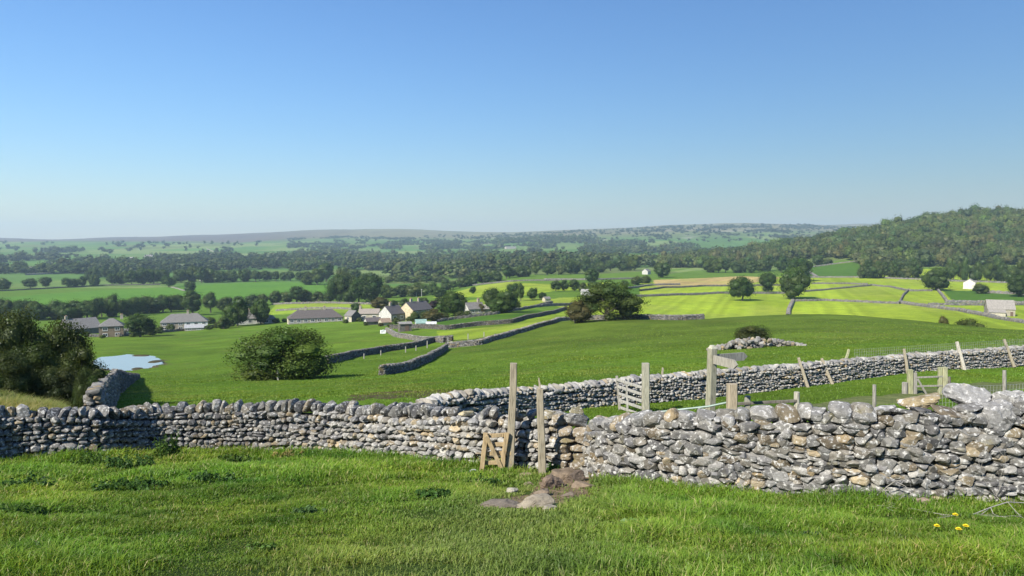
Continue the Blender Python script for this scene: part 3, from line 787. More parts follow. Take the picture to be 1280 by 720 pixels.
# ---- other walls of the dale
def far_wall(rows, label, ymin, h=1.3, thick=.6, lod=1, bright=1.0, ymax=7000, cores=True, cat='dry stone wall', name='field_wall', sw=(.25, .5), sh=(.2, .32), warm=.1, absolute=False, fade=1.0):
    P = [at(r[0], r[1]) if absolute else hit(r[0], r[1], r[2] if len(r) > 2 else ymin, ymax) for r in rows]
    bl = []
    for i in range(len(P) - 1):
        n = max(2, int(np.linalg.norm(P[i + 1][:2] - P[i][:2]) / 5))
        for k in range(n):
            q = P[i] + (P[i + 1] - P[i]) * k / n; bl.append((q[0], q[1], float(zt(q[0], q[1])), h))
    q = P[-1]; bl.append((q[0], q[1], float(zt(q[0], q[1])), h))
    if bl[0][1] > 45: bright *= .78
    if bl[0][1] > 45: bl = [(x, y, z, h_ * (.66 if y < 300 else .8)) for x, y, z, h_ in bl]
    bl = [(b[0], b[1], b[2], b[3] * (1 + (fade - 1) * i_ / (len(bl) - 1))) for i_, b in enumerate(bl)]
    wp = WallPath(bl); root = empty(name, bl[len(bl) // 2][:3], 0, label, cat)
    mb = MB(); d = np.mean([b[1] for b in bl])
    if d < 240:
        wall_core(mb, wp, thick, .1)
        if absolute: wall_end(mb, wp, .08, -1, thick, lod, rng)
        stone_faces(mb, wp, thick, lod, sw, sh, rng, True, warm, 1.15 * bright, .95)
        t = 0
        while t < wp.L:
            wd = rng.uniform(*sw) * .8; p = wp.at(t); T, N = wp.dirs(t)
            put_stone(mb, np.array([p[0], p[1], p[2] + p[3]]), T, N, Zv, (wd * 1.1, thick * .8, rng.uniform(*sh)), lod, rng, stone_col(rng, .08, 1.35 * bright), .2); t += wd * .95
    else:                       # lumpy rubble bank, stones of half a metre
        n = max(4, int(wp.L / .55)); V = []; C = []
        for t in np.linspace(0, wp.L, n):
            p = wp.at(t); T, N = wp.dirs(t); c = np.array(p[:3]); hh = p[3] * rng.uniform(.82, 1.12); o = rng.normal(0, .05)
            for (f, z) in ((.5 * thick, -.3), (.5 * thick + o, hh * .45), (.36 * thick, hh * .93), (.1 * thick, hh * 1.03), (-.36 * thick, hh * .93), (-.5 * thick, hh * .45), (-.5 * thick, -.3)):
                V.append(c + N * (f + rng.normal(0, .03)) + Zv * (z + rng.normal(0, .05))); C.append(stone_col(rng, warm, 1.2 * bright))
        Q = [[i * 7 + k, (i + 1) * 7 + k, (i + 1) * 7 + k + 1, i * 7 + k + 1] for i in range(n - 1) for k in range(6)]
        mb.add(np.array(V), np.array(Q), np.array(C))
    o = child_mesh(mb, 'wall_body', M['stone_far'], root); return wp
far_wall([(111, 20.6), (119, 25), (130, 34), (139, 48)], 'tumbledown grey wall climbing away beside the dark scrub', 0, 1.15, .5, 2, .95, sw=(.16, .36), sh=(.12, .2), absolute=True, fade=1.35)
far_wall([(139.5, 48.5), (151, 62), (166, 82)], 'short broken wall stub sinking into grass next to the pond', 0, 2.3, .7, 2, .85, sw=(.2, .4), sh=(.12, .22), absolute=True, fade=.25)
far_wall([(408, 455), (440, 447), (480, 440), (520, 434), (546, 427), (566, 426)], 'shadowed wall with fence stakes running behind the big round bush', 60, 1.5, .7, 1, .95, 400)
far_wall([(477, 469), (510, 463), (535, 452), (558, 437)], 'short shadowed wall spur in the middle pasture, bright along its top', 50, 1.3, .7, 1, 1.0, 300)
far_wall([(558, 435), (600, 431), (640, 419), (690, 405), (720, 399)], 'pale tumbled wall climbing from the spur to the leaning tree', 60, 1.3, .9, 1, 1.3, 400)
far_wall([(716, 400), (745, 399), (800, 398), (850, 398), (880, 398)], 'pale wall on the brow of the knoll below the leaning tree', 90, 1.5, .8, 1, 1.35, 165)
far_wall([(483, 414), (496, 421), (530, 427), (556, 428)], 'low pale curved wall below the square stone hut', 100, 1.4, .9, 1, 1.3, 500)
far_wall([(488, 411), (560, 412), (600, 407), (640, 404), (680, 394), (708, 386)], 'dark wall curving round the foot of the mown wedge', 140, 1.6, .8, 1, .85, 600)
far_wall([(545, 403), (570, 399), (620, 393), (660, 386), (690, 379)], 'dark village-edge wall above the green paddock', 200, 1.4, .8, 1, .8, 800)
far_wall([(655, 386), (680, 383), (716, 381)], 'grey wall end above the paddock near the three round trees', 200, 1.4, .8, 1, 1.0, 800)
far_wall([(110, 421), (150, 421), (200, 416), (262, 410), (300, 405), (345, 402)], 'dark garden wall in front of the village houses', 180, 1.5, .8, 1, .7, 600)
far_wall([(985, 396), (986, 388), (991, 377)], 'broad pale wall ending below the pair of round trees', 200, 1.8, 2.0, 1, 1.2)
far_wall([(991, 377), (1030, 376), (1080, 378), (1124, 380)], 'straight field wall left of the walled double lane', 200, 1.5, 1.0, 1, 1.0)
far_wall([(1124, 380), (1129, 370), (1136, 363)], 'dark-sided wall climbing between two mown fields', 200, 1.6, 1.0, 1, .9)
far_wall([(1124, 379), (1160, 384), (1200, 389), (1240, 397), (1300, 407)], 'broad pale wall slanting down right below the stone barn', 180, 1.8, 2.0, 1, 1.15)
far_wall([(1006, 365), (1050, 361), (1090, 357), (1112, 359), (1136, 364), (1165, 364)], 'bent field wall from the paired trees to the lone tree', 200, 1.5, 1.0, 1, 1.1)
far_wall([(1015, 355), (1060, 355), (1085, 356)], 'short wall crossing the field nearest the wood', 200, 1.5, 1.0, 1, 1.0)
far_wall([(1171, 362), (1178, 370), (1184, 378), (1240, 379), (1300, 380)], 'crooked pale wall around the dark green paddock', 200, 1.7, 1.4, 1, 1.15)
far_wall([(1160, 381), (1230, 382), (1300, 381)], 'low wall passing behind the stone barn', 200, 1.4, 1.0, 1, .95)
far_wall([(1012, 347), (1070, 347), (1130, 349), (1200, 352), (1262, 354)], 'wall along the foot of the wooded hill', 300, 1.6, 1.0, 1, 1.1)
far_wall([(1012, 341), (1022, 347)], 'pale wall stub beside the hillside paddock', 300, 2, 2.0, 1, 1.3)
far_wall([(1015, 334), (1045, 330), (1078, 326)], 'highest wall on the hillside paddock beside the wood', 300, 1.6, 1.4, 1, 1.2)
far_wall([(1230, 366), (1290, 369)], 'pale wall right of the white gabled barn', 300, 2.2, 1.4, 1, 1.2)
far_wall([(795, 371), (850, 369), (905, 367), (985, 367)], 'long wall behind the striped mown field', 200, 1.6, 1.2, 1, 1.0)
far_wall([(800, 364), (830, 360), (880, 358), (985, 357)], 'dark field wall below the stubble field', 300, 1.5, 1.0, 1, .7)
far_wall([(785, 361), (815, 357), (850, 356)], 'pale wall under the small dark thicket', 300, 1.6, 1.2, 1, 1.2)
far_wall([(745, 350), (810, 348)], 'light wall crossing before the white cottage', 300, 1.6, 1.2, 1, 1.2)
far_wall([(680, 350), (740, 350)], 'light wall left of the tall double tree', 300, 1.8, 1.4, 1, 1.2)
far_wall([(575, 359), (640, 352), (700, 351)], 'thin wall above the upper mown field', 300, 1.5, 1.0, 1, .9)
far_wall([(340, 381), (400, 379), (440, 380), (530, 378)], 'pale wall behind the village mown field', 300, 1.5, 1.0, 1, 1.1)
far_wall([(345, 389), (390, 386), (440, 387)], 'pale wall crossing the mown field behind the bungalow', 300, 1.4, 1.0, 1, 1.2)
far_wall([(0, 364), (60, 361), (130, 357), (200, 356)], 'dark hedge-like wall under the row of round trees', 400, 1.5, 1.2, 1, .6)
far_wall([(213, 359), (222, 361), (232, 364)], 'short white roadside wall beyond the left pasture', 400, 1.2, 1.2, 1, 1.4)
far_wall([(32, 344), (80, 342), (110, 341)], 'long pale wall in front of the left farm buildings', 500, 3.0, 2.0, 1, 1.3)
far_wall([(258, 311), (268, 315), (280, 320)], 'pale hillside wall slanting down the left moor', 1500, 3.0, 3.0, 1, 1.6)

# ------------------------------------------------------------------ foliage
def leaf_quads(P, Nrm, size, rng, aspect=.75):
    n = len(P); t = rng.normal(size=(n, 3)); t -= Nrm * np.sum(t * Nrm, 1)[:, None]; t /= np.linalg.norm(t, axis=1)[:, None] + 1e-9
    b = np.cross(Nrm, t); s = size * rng.uniform(.6, 1.25, n)[:, None] * .5
    V = np.stack([P - t * s, P - b * s * aspect, P + t * s, P + b * s * aspect], 1).reshape(-1, 3)
    return V, np.arange(4 * n).reshape(n, 4)
I1V, I1F = ico(1); I2V, I2F = ico(2)
def crown(seed, nl, nleaf, leaf, low=.16, wide=.5, lobe=(.2, .33), green=(.032, .058, .014), core=True, taper=.0, shell=.62, sub=1, gap=0.):
    """uneven crown in a unit tree (height 1, radius about `wide`): leaf clumps round several lobes"""
    rg = np.random.default_rng(seed); mb = MB(); green = np.array(green)
    ctrz = (1 + low) / 2; hz = (1 - low) / 2
    cs = []
    for i in range(nl):
        for _ in range(30):
            d = rg.normal(size=3); d /= np.linalg.norm(d)
            rr = shell * rg.uniform(.65, 1.05)
            c = np.array([d[0] * wide * rr, d[1] * wide * rr, ctrz + d[2] * hz * rr * 1.02])
            sc = 1 - taper * max(0, (c[2] - ctrz) / hz); c[:2] *= sc
            if all(np.linalg.norm(c - q[0]) > .10 for q in cs): break
        r = rg.uniform(*lobe) * (wide / .5) ** .6
        r = min(r, c[2] - low * .75 if c[2] - low * .75 > .06 else .06)
        cs.append((c, r, green * rg.uniform(.78, 1.3) * np.array((rg.uniform(.9, 1.2), 1, rg.uniform(.8, 1.2)))))
    if core:
        for c, r, g in cs:
            V = I1V * (1 + .2 * noise3(I1V, int(rg.integers(999)), 2.))[:, None] if sub == 0 else I2V * (1 + .28 * noise3(I2V, int(rg.integers(999)), 2.))[:, None]
            mb.add(V * r * np.array((1, 1, .9)) * (.66 if sub <= 1 else .55) + c, I1F if sub == 0 else I2F, g)
    per = nleaf // nl
    for c, r, g in cs:
        d = rg.normal(size=(per, 3)); d[:, 2] += .12; d /= np.linalg.norm(d, axis=1)[:, None]
        P = c + d * (r * rg.uniform(.74, 1.12 + gap, per))[:, None] * np.array((1, 1, .92))
        n = d + .55 * rg.normal(size=(per, 3)); n /= np.linalg.norm(n, axis=1)[:, None]
        V, Fq = leaf_quads(P, n, leaf, rg)
        cc = np.repeat(g * rg.uniform(.75, 1.3, per)[:, None], 4, 0)
        mb.add(V, Fq, cc)
    return mb, cs
def trunk(seed, cs, r=.035, low=.16, stems=1):
    rg = np.random.default_rng(seed + 5); mb = MB()
    for k in range(stems):
        o = rg.normal(0, .012, 2) if stems == 1 else rg.uniform(-.10, .10, 2)
        top = np.array([o[0] * 2, o[1] * 2, low + .22])
        tube(mb, [(o[0], o[1], -.05), (o[0] * 1.1, o[1], low * .6), top], [r * 1.25, r, r * .75], (.10, .085, .065), 7)
        for c, rr, _ in cs[k::stems][:5]:
            tube(mb, [top * .9 + np.array((0, 0, low * .05)), (top + c) / 2 + rg.normal(0, .02, 3), c], [r * .6, r * .4, r * .15], (.10, .085, .065), 5)
    return mb
KINDS = {}
def kind(name, seed, mat, **kw):
    low = kw.get('low', .16); stems = kw.pop('stems', 1); tr = kw.pop('tr', .035)
    mb, cs = crown(seed, **kw); KINDS[name] = (mb.mesh(name + '_crown', M[mat]), trunk(seed, cs, tr, low, stems).mesh(name + '_trunk', M['bark']))
DK = (.030, .058, .013); OL = (.050, .068, .018)
for i in range(5): kind('round%d' % i, 400 + i, 'leaf', nl=24, nleaf=4600, leaf=.038, low=.03, wide=.5, green=DK, lobe=(.14, .28), shell=.72, gap=.12)
for i in range(4): kind('broad%d' % i, 420 + i, 'leaf', nl=24, nleaf=4200, leaf=.038, low=-.06, wide=.5, green=(.034, .062, .015), lobe=(.18, .30))
for i in range(3): kind('tall%d' % i, 440 + i, 'leaf', nl=22, nleaf=3600, leaf=.033, low=.05, wide=.36, green=(.040, .072, .018), taper=.35, lobe=(.17, .27))
for i in range(3): kind('shrub%d' % i, 460 + i, 'leaf', nl=16, nleaf=3000, leaf=.045, low=-.15, wide=.5, green=(.044, .068, .016), lobe=(.22, .36), stems=3)
for i in range(6): kind('belt%d' % i, 470 + i, 'leaf', nl=20, nleaf=3600, leaf=.038, low=(-.22, -.08, -.15, .02, -.2, -.05)[i], wide=(.5, .44, .52, .48, .5, .42)[i], green=((.036, .062, .015), (.044, .074, .018), (.032, .058, .016), (.040, .064, .014), (.050, .074, .020), (.034, .066, .018))[i], lobe=(.14, .33), taper=(0, .3, .15, 0, .2, .4)[i], gap=.08)
kind('russet', 480, 'leaf', nl=16, nleaf=3200, leaf=.042, low=-.12, wide=.5, green=(.062, .060, .020), lobe=(.2, .34), stems=3)
kind('purple', 481, 'leaf', nl=12, nleaf=900, leaf=.06, low=.05, wide=.5, green=(.030, .020, .024), lobe=(.2, .34))
kind('oak', 490, 'leaf_near', nl=40, nleaf=16000, leaf=.026, low=-.06, wide=.54, green=(.052, .082, .020), lobe=(.10, .19), shell=.8, stems=2, sub=2, tr=.02, taper=.45, gap=.1)
kind('hawthorn', 500, 'leaf_near', nl=38, nleaf=30000, leaf=.024, low=-.25, wide=.50, green=(.054, .088, .019), lobe=(.15, .24), shell=.66, stems=4, sub=2, tr=.015, gap=.1)
kind('thorn', 510, 'leaf_near', nl=26, nleaf=12000, leaf=.032, low=-.2, wide=.52, green=(.045, .062, .020), lobe=(.14, .24), stems=3, sub=2, tr=.015, gap=.1)
for i in range(3): kind('scrub%d' % i, 520 + i, 'leaf_near', nl=34, nleaf=24000, leaf=.025, low=.0, wide=.52, green=((.036, .052, .018), (.040, .060, .018), (.034, .056, .016))[i], lobe=(.12, .22), shell=.76, stems=4, sub=2, tr=.012, gap=.12)
kind('elder', 530, 'leaf_near', nl=30, nleaf=10000, leaf=.03, low=.03, wide=.5, green=(.060, .080, .024), lobe=(.10, .18), shell=.9, stems=5, sub=1, tr=.010, gap=.35)

def tree_at(p, height, width, kd, label, name='tree', cat='tree', group=None, rz=None):
    cr, tr = KINDS[kd]
    root = empty(name, p, 0, label, cat, group)
    wide = .5 if not kd.startswith('tall') else .40
    sc = (width / (2 * wide), width / (2 * wide), height)
    rz = random.uniform(0, 6.28) if rz is None else rz
    for nm, me in (('crown', cr), ('trunk', tr)):
        o = bpy.data.objects.new(nm, me); COL.objects.link(o); o.parent = root
        o.scale = sc; o.rotation_euler = (0, 0, rz)
    return root
def tree_px(px, pb, hp, wpx, kd, label, ymin=170, Y=None, **kw):
    p = hit(px, pb, ymin) if Y is None else at(px, Y)
    if Y is not None:     # foot may be hidden behind nearer ground: keep the crown's top where it is
        top = CH + t_of(pb - hp) * Y; hgt = max(top - p[2], 1)
    else: hgt = hp / F * p[1]
    return tree_at(p, hgt, wpx / F * p[1], kd, label, **kw)

# -- single trees and bushes that can be told apart
tree_px(355, 474, 73, 128, 'hawthorn', 'big round bushy hawthorn alone in the pasture behind the near wall', 50, name='hawthorn_bush', cat='bush', rz=.6)
tree_px(940, 430, 27, 44, 'thorn', 'dark thorn bush over a heap of pale stones on the knoll', 50, name='thorn_bush', cat='bush')
tree_px(764, 399, 48, 80, 'oak', 'wind-leaning spreading tree behind the wall on the knoll brow', 90, Y=154, name='leaning_tree', rz=1.0)
tree_px(723, 400, 25, 40, 'russet', 'russet and green shrub at the left foot of the leaning tree', 90, Y=150, name='shrub', cat='shrub')
tree_px(927, 376, 34, 33, 'round0', 'round dark tree alone in the striped mown field', 200)
tree_px(959, 367, 27, 23, 'round1', 'smaller dark tree between the lone round tree and the taller pair', 200)
tree_px(994, 374, 42, 40, 'broad0', 'broad dark tree at the wall corner, nearest of its pair', 200)
tree_px(998, 352, 34, 34, 'round2', 'paler tree just behind the broad wall-corner tree', 300)
tree_px(1170, 363, 33, 36, 'broad1', 'broad dark tree standing before the wood, left of the white gabled barn', 200)
tree_px(1274, 371, 29, 30, 'round3', 'dark tree above the stone barn at the right edge', 200)
tree_px(1226, 367, 14, 19, 'shrub0', 'small olive bush against the right side of the white gabled barn', 200, name='bush', cat='bush')
tree_px(1182, 402, 8, 13, 'russet', 'small brown thorn on the far side of the knoll', 170, Y=178, name='bush', cat='bush')
tree_px(1216, 405, 9, 32, 'shrub1', 'low wide dark bush behind the knoll below the stone barn', 170, Y=178, name='bush', cat='bush')
tree_px(695, 364, 15, 15, 'round0', 'left of three round dark trees in the mown field left of the white barn', 200)
tree_px(706, 364, 15, 12, 'round4', 'middle of three round dark trees in the mown field left of the white barn', 200)
tree_px(718, 364, 15, 14, 'round1', 'right of three round dark trees in the mown field left of the white barn', 200)
tree_px(739, 357, 24, 24, 'tall0', 'tallest pale tree rising behind the low white barn', 200)
tree_px(743, 367, 17, 22, 'broad2', 'bushy tree directly behind the low white barn', 200)
tree_px(729, 365, 12, 12, 'shrub2', 'small bush at the left end of the low white barn', 200, name='bush', cat='bush')
tree_px(781, 360, 11, 11, 'round2', 'little round tree at the left tip of the thicket wall', 200)
tree_px(795, 356, 12, 14, 'shrub0', 'dark thicket bush between the little round tree and the white cottage', 300, name='bush', cat='bush')
tree_px(806, 354, 11, 16, 'shrub1', 'dark thicket bush below the white cottage', 300, name='bush', cat='bush')
tree_px(828, 347, 23, 24, 'broad3', 'large dark tree at the left end of the stubble field', 300)
tree_px(176, 421, 29, 42, 'round3', 'dense dark round tree in front of the two village houses', 170)
tree_px(241, 394, 34, 30, 'tall1', 'tall pale grey-green tree behind the semi-detached houses', 170)
tree_px(263, 391, 30, 22, 'tall2', 'narrow pale tree right of the tall grey-green tree', 170)
tree_px(297, 408, 38, 32, 'round4', 'dark open-trunked tree beside the white cottage, left of a pair', 170)
tree_px(325, 405, 33, 26, 'broad0', 'dark tree beside the white cottage, right of a pair', 170)
tree_px(280, 411, 16, 18, 'shrub2', 'dark shrub at the garden wall left of the white cottage', 170, name='bush', cat='bush')
tree_px(213, 413, 9, 12, 'shrub1', 'small garden shrub in front of the semi-detached houses', 170, name='bush', cat='bush')
tree_px(263, 405, 10, 14, 'shrub0', 'garden shrub at the right end of the white semi-detached house', 170, name='bush', cat='bush')
tree_px(444, 391, 12, 13, 'round1', 'small round dark tree behind the low barns', 170)
tree_px(476, 386, 16, 26, 'russet', 'brownish round tree behind the white gabled house', 170)
tree_px(541, 387, 12, 15, 'purple', 'dark purple-leaved tree behind the big cream gabled house', 170)
tree_px(568, 395, 36, 36, 'broad1', 'large open tree right of the big cream gabled house', 170)
tree_px(556, 396, 28, 24, 'tall0', 'lighter tree leaning on the large open tree in the village', 170)
tree_px(541, 402, 17, 26, 'russet', 'brownish garden bush before the white garden shed', 170, name='bush', cat='bush')
tree_px(519, 402, 14, 14, 'shrub0', 'low bush in front of the big cream gabled house', 170, name='bush', cat='bush')
tree_px(551, 374, 16, 18, 'round0', 'round tree at the edge of the meadow behind the village', 170)
tree_px(591, 367, 9, 10, 'round3', 'tiny dark tree alone in the mown field above the village', 170)
tree_px(615, 390, 35, 30, 'tall2', 'tallest dark tree in the clump at the right village end', 170)
tree_px(633, 391, 32, 34, 'broad2', 'widest dark tree in the clump at the right village end', 170)
tree_px(624, 392, 22, 34, 'broad3', 'low dark tree at the front of the right village clump', 170)
tree_px(601, 391, 12, 14, 'russet', 'brownish bush over the pale cottage at the right village end', 170, name='bush', cat='bush')
tree_px(651, 376, 24, 12, 'tall1', 'slender pair-topped tree behind the right village clump', 170)
tree_px(641, 367, 15, 17, 'round2', 'half-hidden tree behind the right village clump', 170)
tree_px(666, 375, 16, 15, 'round4', 'round tree on the hedge right of the village clump', 170)
tree_px(678, 375, 11, 11, 'round0', 'small tree on the hedge nearest the tiny stone shed', 170)
tree_px(646, 387, 10, 14, 'shrub2', 'bush filling the hedge at the right village end', 170, name='bush', cat='bush')

# -- the scrub on the left bank
def scrub(px, top, Y, wpx, kd, label, name='scrub_tree'):
    p = at(px, Y); h = CH + t_of(top) * Y - p[2]
    return tree_at(p, h, wpx / F * Y, kd, label, name=name, cat='tree' if name == 'scrub_tree' else 'bush')
scrub(8, 384, 30, 92, 'scrub0', 'dark straggling hawthorn, tallest on the left bank')
scrub(70, 400, 33, 74, 'scrub1', 'dark thorn tree with a leaning stem, right of the tallest on the bank')
scrub(38, 428, 27, 74, 'scrub2', 'dense dark bush below the two thorn trees on the left bank', 'scrub_bush')
scrub(86, 438, 29, 66, 'elder', 'lighter feathery elder bush hanging over the tumbledown wall', 'scrub_bush')
scrub(2, 440, 25, 60, 'scrub1', 'dark bush at the left frame edge above the dry grass', 'scrub_bush')
scrub(64, 456, 26, 62, 'scrub0', 'low dark thicket bush above the dry grass bank', 'scrub_bush')
scrub(102, 462, 25, 36, 'scrub2', 'small dark bush tucked against the tumbledown wall', 'scrub_bush')
scrub(-45, 380, 30, 100, 'scrub2', 'dark thorn tree mostly beyond the left frame edge')

# -- rows of trees: each one its own object, told apart by its place in its row
ORD = ['first', 'second', 'third', 'fourth', 'fifth', 'sixth', 'seventh', 'eighth', 'ninth', 'tenth', 'eleventh', 'twelfth', 'thirteenth', 'fourteenth', 'fifteenth', 'sixteenth']
def row(pts, desc, kinds, grp, ymin=250):
    pts = sorted(pts)
    for i, (px, pb, hp, wp_) in enumerate(pts):
        tree_px(px, pb, hp, wp_, kinds[i % len(kinds)], '%s %s from the left in the %s' % (ORD[i], 'bush' if 'bush' in desc else 'tree', desc), ymin, group=grp)
def auto(px0, px1, pb0, pb1, n, hp, wp_, jit=1.5, seed=1):
    rg = np.random.default_rng(seed); out = []
    for i in range(n):
        f = (i + rg.uniform(.15, .85)) / n
        out.append((px0 + (px1 - px0) * f, pb0 + (pb1 - pb0) * f + rg.uniform(-jit, jit), rg.uniform(*hp), rg.uniform(*wp_)))
    return out
RK = ['belt0', 'belt3', 'tall0', 'belt2', 'belt4', 'broad1', 'belt1', 'belt5', 'round4', 'belt0', 'tall2', 'belt2']
row([(108, 421, 7, 10), (128, 423, 5, 9), (166, 421, 6, 9), (190, 419, 8, 12), (199, 417, 10, 11), (262, 412, 7, 12), (272, 410, 9, 10), (290, 408, 8, 10), (345, 404, 7, 10), (356, 403, 6, 9)], 'garden bushes left of the long bungalow', ['shrub0', 'belt1', 'shrub1', 'shrub2'], 'garden bushes, left village', 170)
row([(432, 404, 6, 8), (449, 402, 6, 9), (457, 407, 5, 8), (476, 408, 5, 8), (488, 409, 6, 9), (496, 405, 9, 11), (512, 403, 9, 12), (530, 400, 11, 13), (549, 400, 10, 14), (556, 399, 9, 12), (574, 397, 9, 13), (584, 395, 8, 12)], 'garden bushes right of the long bungalow', ['shrub1', 'belt4', 'shrub2', 'russet', 'shrub0'], 'garden bushes, right village', 170)
row([(446, 388, 11, 13), (470, 386, 9, 12), (492, 384, 10, 14), (506, 383, 12, 14), (530, 381, 10, 14), (548, 380, 10, 15)], 'trees rising just behind the village roofs', ['belt2', 'belt3', 'belt0'], 'trees behind the village roofs', 200)
row([(3, 363, 18, 22), (38, 360.5, 14, 19), (57, 359, 13, 15), (85, 359.5, 14, 16), (94, 359, 11, 11), (102, 358.5, 14, 13), (118, 358, 17, 14)], 'row of round trees above the left pasture', ['broad1', 'round0', 'round1', 'round2', 'round3', 'round4'], 'round trees along the left pasture', 400)
row([(140, 356.5, 17, 14), (152, 356, 18, 15), (164, 356, 20, 18), (178, 355.5, 22, 22), (191, 355, 21, 22), (203, 354, 18, 18), (211, 359, 16, 20), (226, 353, 19, 20), (238, 366, 16, 15)], 'dark hedge above the middle pasture', ['round2', 'broad1', 'round0', 'broad0', 'broad2', 'round1'], 'dark hedge trees left of centre', 400)
row(auto(-5, 112, 399, 399, 11, (22, 31), (24, 32), 1.5, 3), 'blue-green belt behind the left thorn trees', RK, 'tree belt behind the left scrub', 200)
row(auto(112, 228, 398, 388, 12, (20, 30), (20, 28), 1.5, 4), 'belt behind the hipped house', RK[::-1], 'tree belt behind the hipped house', 200)
row(auto(268, 350, 388, 380, 6, (14, 20), (16, 24), 1, 5), 'low belt of trees above the white cottage', RK, 'tree belt above the white cottage', 200)
row([(357, 379, 16, 18), (371, 379, 24, 26), (384, 378, 18, 22), (398, 378, 14, 20), (412, 378, 14, 18)], 'pale shrubby belt behind the long bungalow', ['shrub0', 'tall0', 'shrub1', 'shrub2', 'round2'], 'trees behind the bungalow', 250)
row([(424, 379, 36, 30), (437, 379, 22, 24), (448, 379, 35, 34), (463, 379, 36, 38), (433, 369, 32, 30), (455, 368, 28, 26)], 'great dark clump behind the barns', ['round1', 'shrub0', 'broad0', 'round0', 'tall1', 'round3'], 'great dark clump behind the barns', 250)
row(auto(478, 545, 372, 369, 8, (14, 22), (16, 24), 1, 7), 'belt of trees behind the two thin poles', RK, 'tree belt behind the poles', 300)
row([(397, 356, 22, 22), (385, 356, 18, 22), (408, 352, 26, 26), (430, 352, 22, 22), (420, 358, 16, 22), (443, 354, 20, 22), (462, 354, 16, 24)], 'dark wood corner beyond the middle pasture', RK, 'wood corner beyond the middle pasture', 400)
row(auto(318, 385, 351, 351, 8, (10, 14), (10, 13), .6, 9), 'neat row above the centre pasture', ['round0', 'round1', 'round2'], 'neat row above the centre pasture', 500)
row(auto(232, 322, 353, 352, 11, (14, 24), (14, 20), 1, 10), 'dark line edging the left pasture', RK, 'dark trees edging the left pasture', 500)
row(auto(480, 560, 353, 352, 8, (7, 12), (12, 17), 1, 15), 'scrubby hedge in the centre of the dale', ['shrub0', 'shrub1', 'round0'], 'centre dale hedge', 500)
row(auto(556, 660, 363, 344, 13, (12, 20), (16, 22), 1, 11), 'belt above the mown fields', RK[::-1], 'tree belt over the mown fields', 500)
row(auto(655, 800, 345, 337, 14, (14, 22), (14, 19), 1, 12), 'wood edge behind the white cottage', RK, 'wood edge behind the cottage', 600)
row(auto(880, 1000, 341, 340, 11, (14, 22), (14, 20), 1, 14), 'wood edge left of the hillside paddock', RK, 'wood edge left of the paddock', 600)
row([(1022, 331, 13, 18), (1035, 330, 8, 12)], 'pair above the hillside paddock', ['broad0', 'shrub0'], 'pair above the paddock', 500)
row(auto(1074, 1150, 348, 347, 11, (17, 27), (12, 18), .6, 16), 'left half of the wooded hill edge', ['belt0', 'tall0', 'belt2', 'belt4', 'tall1'], 'edge of the wooded hill, left part', 500)
row(auto(1182, 1295, 351, 353, 15, (22, 34), (12, 18), .6, 17), 'right half of the wooded hill edge', ['belt1', 'tall2', 'belt3', 'belt5', 'belt2'], 'edge of the wooded hill, right part', 500)
row([(0, 342, 12, 10), (8, 342, 10, 12), (20, 342, 13, 18), (28, 340, 16, 18), (45, 341, 9, 10), (52, 341, 13, 12), (61, 341, 13, 14), (77, 341, 11, 13), (89, 342, 12, 12), (97, 342, 16, 16), (104, 340, 14, 12)], 'trees round the left farm buildings', RK, 'trees round the left farm', 700)
row([(112, 351, 16, 13), (118, 349, 18, 16), (125, 347, 14, 12), (133, 348, 16, 14), (143, 346, 18, 15), (155, 345, 15, 14)], 'clump behind the dark hedge', RK[::-1], 'second clump behind the hedge', 700)

# -- woods and far tree cover that read as one mass
def low_tree(seed, nl, nleaf, leaf, lowres=False):
    mb, _ = crown(seed, nl, nleaf, leaf, sub=0, low=.0, wide=.5, lobe=(.24, .36), green=(1, 1, 1))
    V = np.concatenate(mb.V); C = np.concatenate(mb.C); return V, {k: np.concatenate(f) for k, f in mb.F.items()}, C
LT_A = [low_tree(600 + i, 8, 300, .085) for i in range(6)]
LT_B = [low_tree(620 + i, 4, 44, .17) for i in range(6)]
def wood(name, label, pts, hgt, wid, lib, cols, seed, mat='wood_leaf'):
    rg = np.random.default_rng(seed); mb = MB(); pts = np.asarray(pts)
    z = zt(pts[:, 0], pts[:, 1]); cols = np.array(cols)
    tone = fbm(pts[:, 0] / 60, pts[:, 1] / 90, seed, 3)
    for i in range(len(pts)):
        V, Fd, C = lib[rg.integers(len(lib))]
        a = rg.uniform(0, 6.28); ca, sa = math.cos(a), math.sin(a); bigt = 1.5 if rg.random() < .16 else .92; w_ = rg.uniform(*wid) * bigt; h = rg.uniform(*hgt) * (1.2 if bigt > 1 else .95)
        W = np.empty_like(V); W[:, 0] = (V[:, 0] * ca - V[:, 1] * sa) * w_ + pts[i, 0]; W[:, 1] = (V[:, 0] * sa + V[:, 1] * ca) * w_ + pts[i, 1]; W[:, 2] = V[:, 2] * h + z[i] - .5
        c = cols[rg.integers(len(cols))] * (1 + .5 * tone[i]) * rg.uniform(.82, 1.2)
        mb.add(W, list(Fd.values()), C * c)
    o = mb.build(name, M[mat]); o['kind'] = 'stuff'; o['label'] = label; return o
def scatter(pxr, Yr, spacing, cond, seed):
    """jittered grid over the ground between two depths"""
    rg = np.random.default_rng(seed); x0, x1 = [(p - 640) / F for p in pxr]; out = []
    for Y in np.arange(Yr[0], Yr[1], spacing):
        xs = np.arange(x0 * Y, x1 * Y, spacing); xs = xs + rg.uniform(-.45, .45, len(xs)) * spacing; ys = Y + rg.uniform(-.45, .45, len(xs)) * spacing
        out.append(np.stack([xs, ys], 1))
    P = np.concatenate(out); px = P[:, 0] / P[:, 1] * F + 640
    return P[cond(px, P[:, 0], P[:, 1])]
